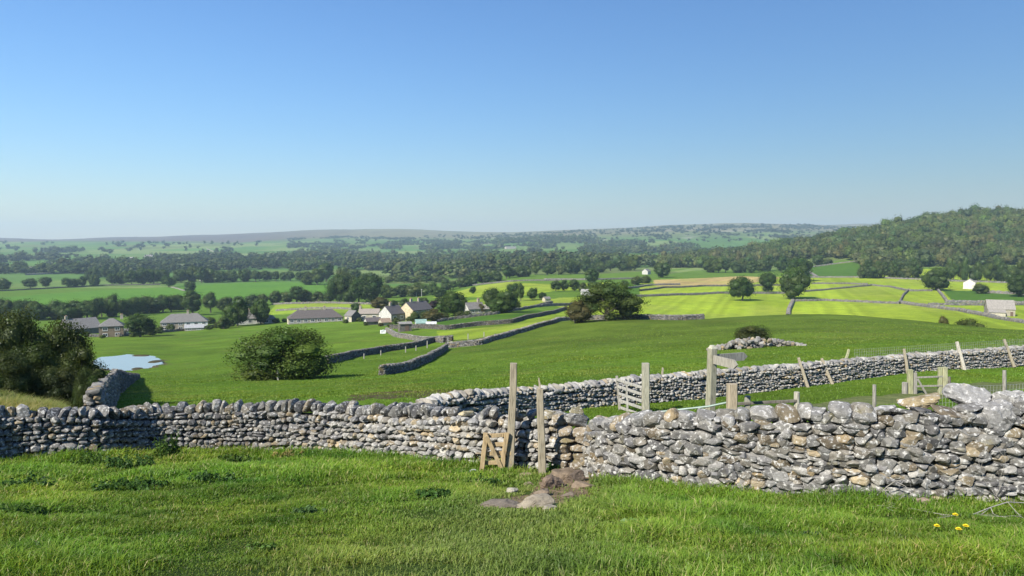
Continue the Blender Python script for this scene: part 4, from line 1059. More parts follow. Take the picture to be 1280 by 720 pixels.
def pyv(x, Y):
    t = (zt(x, Y) - CH) / Y; return 360 - F * np.tan(np.arctan(t) + PITCH)
WCOL = [tuple(1.25 * q for q in c) for c in [(.040, .062, .016), (.052, .070, .020), (.034, .056, .018), (.056, .074, .022), (.045, .068, .014), (.062, .070, .024)]]
def hillwood(px, x, Y):
    edge = np.interp(px, [820, 880, 1000, 1060, 1078, 1150, 1320], [1030, 960, 940, 860, 772, 762, 770])
    top = np.interp(px, [820, 1000, 1320], [1350, 1330, 1290])
    return (Y > edge + 14 * fbm(x / 30, Y / 30, 91, 2)) & (Y < top)
wood('wooded_hill', 'mixed wood covering the hill on the right', scatter((830, 1330), (750, 1360), 10.2, hillwood, 31), (8, 21), (10, 20), LT_A, WCOL, 32)
def midwood(px, x, Y):
    n = fbm(x / 130, Y / 260, 93, 3)
    lim0 = np.interp(px, [380, 470, 560, 660, 800, 900], [1150, 1000, 900, 950, 1020, 1100])
    lim1 = np.interp(px, [330, 420, 560, 700, 900, 960], [1900, 2700, 3400, 3300, 2500, 1900])
    gap = (px > 448) & (px < 560) & (Y > 1080) & (Y < 1250)
    return (Y > lim0) & (Y < lim1) & (n > -.20 + .36 * np.clip((Y - 1500) / 1300, 0, 1)) & ~gap
wood('valley_wood', 'dark belt of valley woodland across the middle distance', scatter((370, 960), (900, 3400), 17.5, midwood, 33), (8, 21), (15, 28), LT_B, [(.044, .070, .022), (.054, .078, .025), (.040, .064, .022), (.064, .080, .030)], 34)
def farcover(px, x, Y):
    n = fbm(x / 150, Y / 420, 95, 3); hedge = np.abs(((Y + 60 * fbm(x / 300, Y / 500, 33, 2)) % 260) - 5) < 14
    low = np.interp(px, [-60, 100, 330], [1150, 1150, 1250])
    dens = np.interp(Y, [1100, 1900, 2600, 3600], [.16, .26, .42, .60]) - .30 * np.clip((px - 120) / 150, 0, 1) * (Y < 2000)
    return (px < 470) & (Y > low) & (Y < 3700) & ((n > dens) | (hedge & (vnoise(x / 45, Y / 45, 97) > .66)))
wood('far_trees', 'far hedgerow trees and copses fading up the left dale side', scatter((-60, 470), (1100, 3700), 20, farcover, 35), (12, 21), (18, 30), LT_B, [(.034, .055, .018), (.044, .062, .020), (.030, .050, .018)], 36)
def rimwood(px, x, Y):
    n = fbm(x / 160, Y / 300, 99, 3) + .3 * fbm(x / 40, Y / 60, 98, 2)
    band = (px > 880) & (px < 965) & (Y > 4000) & (Y < 4200)
    dots = (vnoise(x / 26, Y / 30, 131) > .80) & (px > 540)
    return ((px > 360) & (px < 1100) & (Y > 2700) & (Y < 4600) & ((n > .22 + .12 * (Y - 2700) / 1900) | dots)) | band
wood('hillside_copses', 'scrubby copses scattered over the limestone hillside', scatter((360, 1100), (2700, 4600), 24, rimwood, 37), (7, 13), (16, 26), LT_B, [(.034, .052, .020), (.042, .058, .022)], 38)

# ------------------------------------------------------------------ houses and barns
CREAM = (.50, .45, .33); WHITE = (.45, .44, .41); STONE = (.26, .225, .165); PALEST = (.42, .38, .29); SLATE = (.095, .082, .074); GREYSL = (.15, .142, .13); DARKST = (.13, .12, .105)
def gable_roof(L, D, h, rh, over=.35, th=.16, hip=0.0, pitchy=1):
    """roof slabs over a plan L by D; ridge along x"""
    V = []; Q = []
    a, b = L / 2 + over * .6, D / 2 + over; zb = h - over * rh / (D / 2)
    r = L / 2 - hip if hip else a
    for dz in (0, th):
        V += [(-a, -b, zb + dz), (a, -b, zb + dz), (a, b, zb + dz), (-a, b, zb + dz), (-r, 0, h + rh + dz), (r, 0, h + rh + dz)]
    top = [[6, 7, 11, 10], [8, 9, 10, 11]]; bot = [[4, 5, 1, 0], [5, 4, 3, 2]]
    edge = [[0, 1, 7, 6], [2, 3, 9, 8]]
    tri = []
    if hip:
        tri = [[7, 8, 11], [9, 6, 10], [1, 5, 2], [3, 4, 0]]; edge += [[1, 2, 8, 7], [3, 0, 6, 9]]
    else: edge += [[1, 5, 11, 7], [5, 2, 8, 11], [3, 4, 10, 9], [4, 0, 6, 10]]
    return np.array(V, float), np.array(top + bot + edge), np.array(tri) if tri else None
def house(px, pb, wpx, hp, rp, depth, rz, label, wallc, roofc=SLATE, hip=0, chim=(), wins=0, door=None, storeys=1, Y=None, ymin=170, name='house', cat='house', gablec=None, frontc=None, leanto=None, wmat='house_wall', sink=.6):
    """px, pb: foot of the visible front in the photo; wpx, hp, rp: front width, wall and roof height in pixels"""
    p = hit(px, pb, ymin) if Y is None else at(px, Y)
    k = p[1] / F; L, h, rh = wpx * k, hp * k, rp * k
    root = empty(name, p, rz, label, cat); par = dict(root=root)
    D = depth * k
    mb = MB(); a, b = L / 2, D / 2
    V = np.array([(-a, -b, -sink), (a, -b, -sink), (a, b, -sink), (-a, b, -sink), (-a, -b, h), (a, -b, h), (a, b, h), (-a, b, h), (-a, 0, h + rh), (a, 0, h + rh)], float)
    quads = np.array([[0, 1, 5, 4], [2, 3, 7, 6], [1, 2, 6, 5], [3, 0, 4, 7]])
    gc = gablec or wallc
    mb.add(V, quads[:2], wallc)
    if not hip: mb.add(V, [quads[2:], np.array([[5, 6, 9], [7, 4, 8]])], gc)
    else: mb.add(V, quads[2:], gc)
    link('wall', mb.mesh('wall', M[wmat]), root)
    Vr, Qr, Tr = gable_roof(L, D, h, rh, .3, .15, hip * k if hip else 0)
    mb = MB(); mb.add(Vr, [Qr] + ([Tr] if Tr is not None else []), roofc); ro = link('roof', mb.mesh('roof', M['roof']), root)
    for c in chim:
        mb = MB(); box(mb, (c * a, 0, h + rh + .45), (.9, .7, 1.5), (.36, .32, .25)); box(mb, (c * a, 0, h + rh + 1.24), (1.04, .84, .1), (.3, .27, .22))
        for q in (-.2, .2): tube(mb, [(c * a + q, 0, h + rh + 1.28), (c * a + q, 0, h + rh + 1.65)], .12, (.4, .25, .16), 8)
        link('chimney', mb.mesh('chimney', M['house_wall']), ro)
    if wins:
        for st_ in range(storeys):
            zc = h * (.55 if storeys == 1 else (.27 + .48 * st_))
            for i in range(wins):
                x = -a + L * (i + .5) / wins; ww = min(1.35, L / wins * .5); wh = min(1.25, h / storeys * .48)
                mb = MB()
                for (cx, cz, sx, sz) in ((x, zc + wh / 2, ww + .16, .12), (x, zc - wh / 2, ww + .24, .14), (x - ww / 2, zc, .1, wh), (x + ww / 2, zc, .1, wh), (x, zc, .07, wh)):
                    box(mb, (cx, -b - .035, cz), (sx, .12, sz), (.72, .71, .68))
                wo = link('window', mb.mesh('window', M['paint']), root)
                mb = MB(); box(mb, (x, -b - .012, zc), (ww - .02, .05, wh - .02), (.03, .035, .045)); link('pane', mb.mesh('pane', M['glass']), wo)
    if door is not None:
        mb = MB(); x = door * a; box(mb, (x, -b - .03, 1.0), (1.0, .1, 2.0), (.12, .08, .06)); box(mb, (x, -b - .04, 2.07), (1.2, .14, .16), (.4, .37, .3))
        link('door', mb.mesh('door', M['paint']), root)
    if leanto:
        lw, lh, ld, lx, lc = leanto; lw *= k; lh *= k; ld *= k; mb = MB()
        x0, x1 = lx * a - lw / 2, lx * a + lw / 2; y0, y1 = -b - ld, -b - .003
        V = np.array([(x0, y0, -sink), (x1, y0, -sink), (x1, y1, -sink), (x0, y1, -sink), (x0, y0, lh * .62), (x1, y0, lh * .62), (x1, y1, lh), (x0, y1, lh)], float)
        mb.add(V, BOXF, lc); link('outshut', mb.mesh('outshut', M[wmat]), root)
        mb = MB(); V2 = np.array([(x0 - .2, y0 - .3, lh * .62 - .1), (x1 + .2, y0 - .3, lh * .62 - .1), (x1 + .2, y1, lh + .06), (x0 - .2, y1, lh + .06)], float)
        mb.add(np.concatenate([V2 + np.array((0, 0, .02)), V2 + np.array((0, 0, .16))]), BOXF, roofc); link('outshut_roof', mb.mesh('outshut_roof', M['roof']), root)
    return root
# rz > 0 turns the left gable end towards the camera's side of the house
house(100, 417, 38, 8, 11, 34, .9, 'low grey barn with a long slate slope beside the left scrub', DARKST, GREYSL, chim=(-.8,), name='barn', cat='barn')
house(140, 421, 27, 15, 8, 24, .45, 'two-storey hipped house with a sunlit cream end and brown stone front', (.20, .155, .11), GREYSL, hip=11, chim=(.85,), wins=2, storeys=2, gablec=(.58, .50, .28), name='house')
house(156, 419, 9, 6, 2, 9, .45, 'small white garage joined to the hipped stone house', WHITE, GREYSL, door=0, name='garage', cat='garage')
sd = house(231, 411, 54, 10, 9, 24, .38, 'hipped semi-detached pair, left half brown and right half white', (.30, .26, .20), GREYSL, hip=12, chim=(.15,), wins=6, storeys=2, gablec=(.55, .48, .34))
k = sd.location[1] / F; mb = MB(); box(mb, (13.5 * k, -12 * k - .004, 5 * k - .1), (26.6 * k, .05, 10 * k - .25), (.62, .61, .58)); link('white_render', mb.mesh('white_render', M['paint']), sd)
house(243, 413, 22, 4, 3, 10, .35, 'long low lean-to with a pale roof in front of the white semi-detached house', (.35, .32, .27), (.30, .30, .30), wins=2, name='lean_to', cat='shed')
house(312, 405, 30, 8, 7, 20, .4, 'white cottage half hidden behind the pair of dark trees', WHITE, GREYSL, hip=8, chim=(0,), wins=3)
house(337, 404, 15, 6, 4, 12, .4, 'little white cottage to the left of the big round bush', WHITE, GREYSL, hip=4, wins=2)
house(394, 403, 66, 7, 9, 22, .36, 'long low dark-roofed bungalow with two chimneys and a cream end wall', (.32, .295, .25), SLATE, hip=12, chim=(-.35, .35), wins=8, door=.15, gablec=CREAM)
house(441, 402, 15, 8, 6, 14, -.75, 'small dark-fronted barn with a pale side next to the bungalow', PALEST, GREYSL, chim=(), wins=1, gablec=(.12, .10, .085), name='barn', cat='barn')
house(462, 401, 25, 10, 5, 18, .12, 'long pale stone barn with a brown stone-slate roof', PALEST, (.25, .215, .175), chim=(-.9,), wins=2, name='barn', cat='barn')
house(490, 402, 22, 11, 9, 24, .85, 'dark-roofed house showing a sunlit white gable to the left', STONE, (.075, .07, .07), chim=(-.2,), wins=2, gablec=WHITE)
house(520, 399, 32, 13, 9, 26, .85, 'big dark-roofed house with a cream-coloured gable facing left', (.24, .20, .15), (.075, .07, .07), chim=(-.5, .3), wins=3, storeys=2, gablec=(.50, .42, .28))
house(466, 406, 19, 5, 4, 12, .5, 'low outbuilding with a white gable in front of the pale barn', (.2, .17, .14), (.10, .085, .08), gablec=WHITE, name='outbuilding', cat='outbuilding')
house(481, 407, 12, 5, 4, 14, .5, 'brown-roofed shed between the low outbuilding and the white-gabled house', PALEST, (.23, .17, .12), name='shed', cat='shed')
house(506, 414, 15, 10, 1.5, 12, .35, 'dark square stone hut with a nearly flat roof at the wall corner', DARKST, (.22, .21, .19), door=.2, name='stone_hut', cat='hut')
house(526, 408, 13, 5, 3.5, 10, .3, 'white garden shed with a pale green roof beside the stone hut', WHITE, (.20, .30, .26), wins=2, name='garden_shed', cat='shed')
house(539, 407, 12, 3, 1.5, 8, .1, 'low white outhouse just right of the green-roofed shed', WHITE, (.5, .5, .48), name='outhouse', cat='shed')
house(592, 392, 22, 7, 7, 18, .5, 'pale-fronted cottage among trees at the right village end', PALEST, GREYSL, chim=(.6,), wins=2, gablec=WHITE)
house(608, 390, 14, 5, 4, 12, .5, 'small pale garage next to the cottage at the right village end', PALEST, (.33, .31, .29), name='garage', cat='garage')
house(1249, 394, 29, 9, 10, 26, -.42, 'stone field barn with a lichened roof and lean-to, right edge', (.31, .28, .22), (.24, .22, .19), leanto=(17, 8, 7, -.35, (.42, .385, .31)), door=.75, ymin=200, name='field_barn', cat='barn')
house(1212, 361, 15, 8, 4.5, 13, .95, 'white gabled field barn below the wood', (.3, .28, .24), (.26, .24, .2), gablec=(.62, .59, .52), ymin=200, name='field_barn', cat='barn')
house(808, 343, 8, 4, 3, 8, .9, 'tiny white gabled cottage above the stubble field', (.4, .38, .33), GREYSL, gablec=WHITE, ymin=400, name='cottage', cat='cottage')
house(734, 369, 15, 5, 2.5, 8, .15, 'low white barn in the mown fields beneath tall trees', WHITE, (.3, .29, .27), ymin=200, name='field_barn', cat='barn')
house(683, 377, 8, 4, 2, 7, .5, 'tiny grey stone shed by the hedge end', PALEST, GREYSL, ymin=200, name='shed', cat='shed')
for px, pb, wp_, hp, rp, lab, c in [(32, 338, 14, 2.5, 1.5, 'long grey farm shed left of the farm trees', WHITE), (112, 350, 7, 2, 2.5, 'pale pointed barn roof at the end of the round tree row', WHITE),
        (164, 325, 6, 2, 1.5, 'small white farmhouse on the left dale side', WHITE), (186, 322, 9, 2, 1.5, 'pair of pale farm roofs right of the small white farmhouse', PALEST), (173, 338, 8, 2, 1.2, 'white cottage above the dark hedge, left of centre', WHITE),
        (192, 336, 4, 2, 1, 'white speck of a cottage above the dark hedge', WHITE), (219, 321, 9, 1.8, 1.2, 'white farm at the hillside wall junction', WHITE), (313, 330, 5, 2, 1, 'small white house near the foot of the left moor', WHITE),
        (252, 351, 5, 2, 1.2, 'white house under the trees of the left pasture', WHITE), (272, 350, 6, 1.8, 1, 'pale house further right under the left pasture trees', WHITE), (587, 333, 6, 2.2, 1.8, 'white house with pinkish roof in the valley wood', WHITE),
        (567, 327, 7, 2, 1.2, 'pale house higher in the valley wood', PALEST), (638, 311, 13, 2.2, .5, 'pale quarry building high on the limestone hillside', (.36, .335, .29)), (512, 338, 12, 2, .8, 'pale long barn beside the central wood gap', PALEST)]:
    house(px, pb, wp_, hp, rp, 7, random.uniform(.1, .5), lab, c, (.3, .27, .25), ymin=700, name='farmhouse', cat='farm building')
# quarry scree below the hillside building
boulder(692, 316, 3300, (60, 40, 22), 'pale quarry face showing through the trees on the hillside', (.42, .40, .36), 1201, (0, 0, 0), 'stone_far', 'quarry_face', 'rock face')
# white tank in the pasture
p = hit(479, 417, 120); k = p[1] / F; root = empty('water_tank', p, .3, 'white plastic water tank in the pasture below the barns', 'water tank')
mb = MB(); box(mb, (0, 0, 2.2 * k), (6 * k, 4.5 * k, 4.4 * k), (.75, .75, .73), jit=.05); link('tank', mb.mesh('tank', M['paint']), root)
mb = MB(); tube(mb, [(0, 0, 4.35 * k), (0, 0, 4.9 * k)], .9 * k, (.6, .6, .58), 12); link('lid', mb.mesh('lid', M['paint']), root)
# thin poles behind the village
for px, lab in ((520.5, 'left of two thin pale poles behind the village'), (527, 'right of two thin pale poles behind the village')):
    p = hit(px, 371, 250); mb = MB(); hh = 10 / F * p[1]; tube(mb, [(0, 0, -.3), (0, 0, hh)], [.16, .12], (.5, .48, .44), 8); box(mb, (0, 0, hh - .5), (1.4, .12, .12), (.4, .38, .34))
    o = mb.build('utility_pole', M['wood']); o.location = p; tag(o, lab, 'pole')
# heap of stones on the knoll, under the thorn bush
pts = [hit(902 + 6 * i, 434 + (i % 3), 50) for i in range(13)]; mb = MB(); c0 = hit(940, 435, 50)
rg = np.random.default_rng(8)
for i in range(230):
    f = rg.uniform(-1, 1); hgt = (1 - abs(f) ** 1.5)
    c = np.array([c0[0] + f * 4.2, c0[1] + rg.normal(-.6, .6), 0]); c[2] = float(zt(c[0], c[1])) + rg.uniform(0, 1) * .9 * hgt
    put_stone(mb, c, np.array([1, 0, 0]), np.array([0, 1, 0]), Zv, rg.uniform(.25, .6, 3), 1, rg, stone_col(rg, .2, 1.4), .5)
o = mb.build('stone_heap', M['stone_far']); tag(o, 'tumbled heap of pale stones around the thorn bush on the knoll', 'stone heap')

# ------------------------------------------------------------------ timber: posts, gates, fences, signpost
PALEW = (.275, .24, .17); GREYW = (.26, .245, .21); DARKW = (.15, .135, .11); TANW = (.36, .27, .15); GREENW = (.30, .30, .17)
def post_px(px, top, pb, Y, wpx, col, px_top=None, taper=.95, parent=None, name='post', round_=False, fork=False):
    """upright timber whose foot stands at depth Y"""
    k = Y / F; foot = spot(px, pb, Y); foot[2] = min(foot[2], float(zt(foot[0], Y))) - .05; tp = spot(px_top or px, top, Y)
    mb = MB(); d = tp - foot
    if round_: tube(mb, [foot - foot, d * .5, d], [wpx * k / 2] * 2 + [wpx * k / 2 * taper], col, 10)
    else: beam(mb, foot - foot, d, wpx * k, wpx * k, col, (0, 1, 0), taper)
    if fork: beam(mb, d * .96, d + np.array([-.02, .02, .2]), wpx * k * .35, wpx * k * .35, col, (0, 1, 0), .4)
    o = mb.build(name, M['wood']); o.location = foot
    if parent:
        o.location = Vector(foot) - parent.location; o.parent = parent
    return o
def px_beam(mb, a, b, w, h, col, off):
    beam(mb, spot(*a) - off, spot(*b) - off, w, h, col)
# two tall leaning posts of the gap, and the small wooden gate propped beside them
Yg = 13.75
tag(post_px(637, 454, 590, Yg, 10.5, PALEW, 642, .82, name='gatepost'), 'tall pale weathered post leaning over the small wooden gate', 'post')
tag(post_px(678, 486, 592, Yg - .35, 10, PALEW, 675, .85, name='gatepost', fork=True), 'split white-flaked post with a splintered top beside the stile', 'post')
gb = spot(620, 590, Yg - .1); root = empty('wooden_gate', gb, 0, 'little tan wooden gate with diagonal brace leaning by the near wall', 'gate')
def gate_part(name, a, b, w, h, col, d=0):
    mb = MB(); off = np.array(root.location); beam(mb, spot(*a, Yg - .12 + d) - off, spot(*b, Yg - .12 + d) - off, w, h, col); o = mb.build(name, M['wood'], root); return o
gate_part('upright', (601.5, 591), (607, 541), .085, .05, TANW); gate_part('upright', (627, 589), (634, 541), .085, .05, TANW)
for (ya, yb) in ((545, 543.5), (556, 555), (567, 566.5), (578.5, 577.5), (589, 587)):
    gate_part('rail', (603 if ya > 560 else 605, ya), (639 if ya > 550 else 634, yb), .035, .075, TANW, .06)
gate_part('brace', (608, 545), (627, 586), .03, .075, (.33, .25, .14), -.04)
mb = MB(); cc = spot(592, 592, Yg - .2) - np.array(root.location); tube(mb, [cc + np.array((math.cos(a) * .085, 0, math.sin(a) * .075)) for a in np.linspace(.3, 5.6, 14)], .014, (.55, .55, .56), 7); mb.build('latch_ring', M['metal'], root)

# signpost with two pointed arms
Ys = 18.0; f0 = at(890, Ys); root = empty('signpost', f0, 0, 'weathered timber signpost with two pointed arms standing above the near wall', 'signpost')
tp = spot(890.5, 433, Ys) - f0; mb = MB(); Rz = np.array(Matrix.Rotation(.35, 3, 'Z'))
beam(mb, (0, 0, -.2), tp - np.array([0, 0, .05]), .195, .195, (.26, .25, .18), (.34, -.94, 0), .93, 6); 
beam(mb, tp - np.array([0, 0, .06]), tp + np.array([0, 0, .03]), .17, .17, (.40, .39, .30), (.34, -.94, 0), .55, 2)
mb.build('signpost_post', M['wood'], root)
def sign_arm(za, d, L, h, col, o0):
    d = np.array(d, float); d /= np.linalg.norm(d); n = np.array([d[1], -d[0], 0]); n /= np.linalg.norm(n); u = np.cross(n, d); u *= np.sign(u[2])
    base = np.array([o0[0], o0[1], za]); th = .025; out = [(0, -h / 2), (L - h * .55, -h / 2), (L, 0), (L - h * .55, h / 2), (0, h / 2)]
    V = [base + d * a + u * b + n * s for s in (-th, th) for a, b in out]
    mb = MB(); Q = [[i, (i + 1) % 5, (i + 1) % 5 + 5, i + 5] for i in range(5)]
    mb.add(np.array(V), [np.array(Q), np.array([[4, 3, 2, 1, 0], [5, 6, 7, 8, 9]])], col); mb.build('sign_arm', M['wood'], root)
za = spot(900, 448, Ys)[2] - f0[2]
sign_arm(za, (.93, .36, .0), .98, .20, (.22, .215, .185), (.10, .0)); sign_arm(za - .01, (.42, -.88, -.02), .82, .21, (.27, .255, .21), (.06, -.1))
# stump post right of it and the low rail fence
tag(post_px(915, 480, 525, 17.2, 12, (.33, .275, .19), name='stump_post'), 'thick sawn post with orange-tan face just right of the signpost', 'post')
mb = MB(); a = spot(764, 521.5, 18.6); b = spot(886, 508, 17.4); c = spot(914, 502, 17.3); tube(mb, [a - a, b - a, c - a], .026, (.20, .26, .22), 8); mb.add(np.zeros((0, 3)), np.zeros((0, 4), int), (0, 0, 0))
o = mb.build('metal_rail', M['metal']); o.location = a; tag(o, 'grey-green steel rail slanting from the wall to the thick sawn post', 'rail')
root = empty('post_and_rail_fence', at(965, 18.2), 0, 'low post and rail fence right of the thick sawn post', 'fence')
post_px(934.5, 495, 525, 18.3, 6.5, (.25, .24, .19), parent=root, name='fence_post'); post_px(996, 490, 526, 18.4, 7.5, (.36, .34, .27), parent=root, name='fence_post', round_=True)
mb = MB(); off = np.array(root.location); beam(mb, spot(918, 505, 18.2) - off, spot(996, 501, 18.35) - off, .05, .07, DARKW); mb.build('rail', M['wood'], root)
# five-bar gate standing open in the lane
Yf = 23.0; root = empty('field_gate', at(800, Yf), 0, 'grey five-bar field gate sagging open from its square post in the lane', 'gate'); off = np.array(root.location)
post_px(807, 454, 520, Yf, 9.2, (.31, .295, .225), parent=root, name='gatepost')
for i in range(5):
    mb = MB(); beam(mb, spot(771 - (i < 1) * 1 + i * 1.2, 474 + i * 8.9, Yf + 1.0) - off, spot(803, 484.5 + i * 8.6, Yf - .02) - off, .05, .085, (.30, .29, .26)); mb.build('rail', M['wood'], root)
mb = MB(); beam(mb, spot(783, 477, Yf + .6) - off, spot(784, 518, Yf + .6) - off, .06, .05, (.36, .345, .31)); mb.build('upright', M['wood'], root)
mb = MB(); beam(mb, spot(771, 470, Yf + 1.02) - off, spot(775, 517, Yf + 1.02) - off, .08, .08, (.30, .28, .24)); mb.build('heel', M['wood'], root)
# wicket gate between posts further along
Yw = 26.5; root = empty('wicket_gate', at(1158, Yw), 0, 'small wicket gate between clustered round posts behind the ochre slab', 'gate'); off = np.array(root.location)
for px, top, pb, w_, c in ((1131, 478, 508, 7, GREYW), (1137.5, 462, 506, 6, GREENW), (1143.5, 466, 503, 4.5, GREYW), (1175, 459, 500, 4.5, GREENW), (1180.5, 459, 500, 6, (.34, .33, .2)), (1186, 471, 500, 5, DARKW)):
    post_px(px, top, pb, Yw, w_, c, parent=root, name='gatepost', round_=px in (1131, 1186))
for a, b, h in (((1145, 472), (1181, 470.5), .06), ((1145, 483), (1179, 482), .06), ((1147, 474), (1158, 493), .07)):
    mb = MB(); beam(mb, spot(*a, Yw - .05) - off, spot(*b, Yw - .05) - off, .04, h, GREYW); mb.build('rail' if b[0] > 1160 else 'brace', M['wood'], root)
def netting(a0, b0, hgt, parent, nh=6, sp=.15, r=.0022, lean=(0, 0, 0), ground=None):
    mb = MB(); a0 = np.array(a0, float); b0 = np.array(b0, float); L = np.linalg.norm(b0 - a0); off = np.array(parent.location); ln = np.array(lean, float)
    n = int(L / sp)
    def P(f, z):
        q = a0 + (b0 - a0) * f
        if ground is not None: q[2] = ground(f)
        return q + Zv * z + ln * z - off
    for i in range(n + 1): tube(mb, [P(i / n, 0), P(i / n, hgt)], r, (.34, .34, .34), 3, False)
    for j in range(nh): tube(mb, [P(i / 12, hgt * j / (nh - 1)) for i in range(13)], r, (.34, .34, .34), 3, False)
    return mb.build('wire_netting', M['metal'], parent)
# wire fence on the near side of the lane
root = empty('wire_fence', at(1180, 20.5), 0, 'wire netting fence on thin round posts between near wall and lane', 'fence')
for px, top, Y in ((1093, 481, 19.5), (1255.5, 463, 21.2), (1420, 450, 23)): post_px(px, top, 530, Y, 4.6, GREYW, parent=root, name='fence_post', round_=True)
pa, pb_ = at(1180, 20.4), at(1420, 23)
netting(pa, pb_, .85, root, 7, .13, .003, ground=lambda f: float(zt(*(pa + (pb_ - pa) * f)[:2])))
# leaning stakes and netting on the mid wall
root = empty('wire_fence', at(1150, 35), 0, 'fence of pale stakes leaning against the far side lane wall with netting', 'fence')
def wall_stake(px_b, pb, px_t, top, Y, wpx, col): 
    foot = spot(px_b, pb, Y); tp = spot(px_t, top, Y + .5); mb = MB(); beam(mb, (0, 0, 0), tp - foot, wpx * Y / F, wpx * Y / F * .8, col, (0, 1, 0), .85)
    o = mb.build('stake', M['wood'], root); o.location = Vector(foot) - root.location
def Ymid(px): return float(np.interp(px, [r[0] for r in rowsM], [r[3] for r in rowsM])) - .95
for a in ((1011, 488, 998, 447, 3.6, PALEW), (1042, 484, 1027, 448, 3.6, PALEW), (1136, 476, 1130, 436, 3.3, PALEW), (1207, 469, 1196, 427, 4.0, (.40, .37, .30)), (1268, 459, 1255, 424, 3.2, PALEW)):
    wall_stake(a[0], a[1], a[2], a[3], Ymid(a[0]), a[4], a[5])
wall_stake(1054, 460, 1061, 437, Ymid(1056) + 1.5, 3.2, GREENW); wall_stake(828, 472, 828.5, 460, Ymid(828) + 1.4, 2.4, PALEW)
q0 = spot(1068, 452, Ymid(1068) + 1.5); q1 = spot(1310, 434, Ymid(1290) + 1.5)
netting(q0, q1, .55, root, 5, .17, .0032)
# thin posts along the shadowed middle wall and beside the big bush
for i, (px, pb, hp) in enumerate(((347.5, 475, 15),)):
    tag(post_px(px, pb - hp, pb, hit(px, pb, 50)[1] - .6, 2.4, (.45, .43, .38), name='stump_post'), 'short pale post standing under the big round bush', 'post')
root = empty('stake_fence', hit(480, 443, 60), 0, 'thin pale stakes standing along the shadowed middle wall', 'fence')
for i, (px, pb, hp) in enumerate([(455, 448, 6), (476, 444, 6), (507, 440, 7), (520, 438, 6), (534, 435, 9), (560, 428, 7), (585, 424, 7), (605, 421, 6)]):
    p = hit(px, pb, 60); p[1] -= .8; post_px(px, pb - hp, pb + 1, p[1], 1.15, (.30, .285, .25), parent=root, name='stake')

# ------------------------------------------------------------------ grass and weeds
def blades(P, h, w, lean, col, rng, tipcol=1.25):
    """P (n,3) roots; two-piece tapering blades"""
    n = len(P); a = rng.uniform(0, 2 * math.pi, n); f = a + rng.normal(math.pi / 2, .5, n)
    side = np.stack([np.cos(a), np.sin(a), np.zeros(n)], 1) * (w / 2)[:, None]; out = np.stack([np.cos(f), np.sin(f), np.zeros(n)], 1)
    l1 = (h * lean * .35)[:, None] * out; l2 = (h * lean)[:, None] * out; Zc = np.array([0, 0, 1.0])
    m = P + l1 + Zc * (h * .58)[:, None]; tip = P + l2 + Zc * (h * (1 - .35 * np.clip(lean, 0, 1.2)))[:, None]
    V = np.stack([P - side, P + side, m + side * .8, m - side * .8, tip], 1).reshape(-1, 3)
    i = np.arange(n) * 5
    q = np.stack([i, i + 1, i + 2, i + 3], 1); t = np.stack([i + 3, i + 2, i + 4], 1)
    C = np.repeat(col[:, None, :], 5, 1); C[:, 4] *= tipcol; C[:, 2:4] *= 1.08
    return V, [q, t], C.reshape(-1, 3)
def wall_dist(wp, x, y):
    d = np.full(len(x), 1e9); P = wp.P[:, :2]
    for i in range(len(P) - 1):
        ab = P[i + 1] - P[i]; t = np.clip(((x - P[i, 0]) * ab[0] + (y - P[i, 1]) * ab[1]) / (ab @ ab + 1e-9), 0, 1)
        d = np.minimum(d, np.hypot(x - P[i, 0] - t * ab[0], y - P[i, 1] - t * ab[1]))
    return d
WLx = wpL.P[:, 0]; WLy = wpL.P[:, 1]; WRx = wpR.P[:, 0]; WRy = wpR.P[:, 1]
def before_wall(x, y):
    lim = np.where(x < WLx[-1], np.interp(x, WLx, WLy), np.where(x > WRx[0], np.interp(x, WRx, WRy), 14.5))
    return y < lim - .30
GCOL = np.array([(.115, .200, .020), (.145, .225, .026), (.090, .172, .020), (.175, .235, .038), (.120, .205, .018), (.29, .28, .11)])
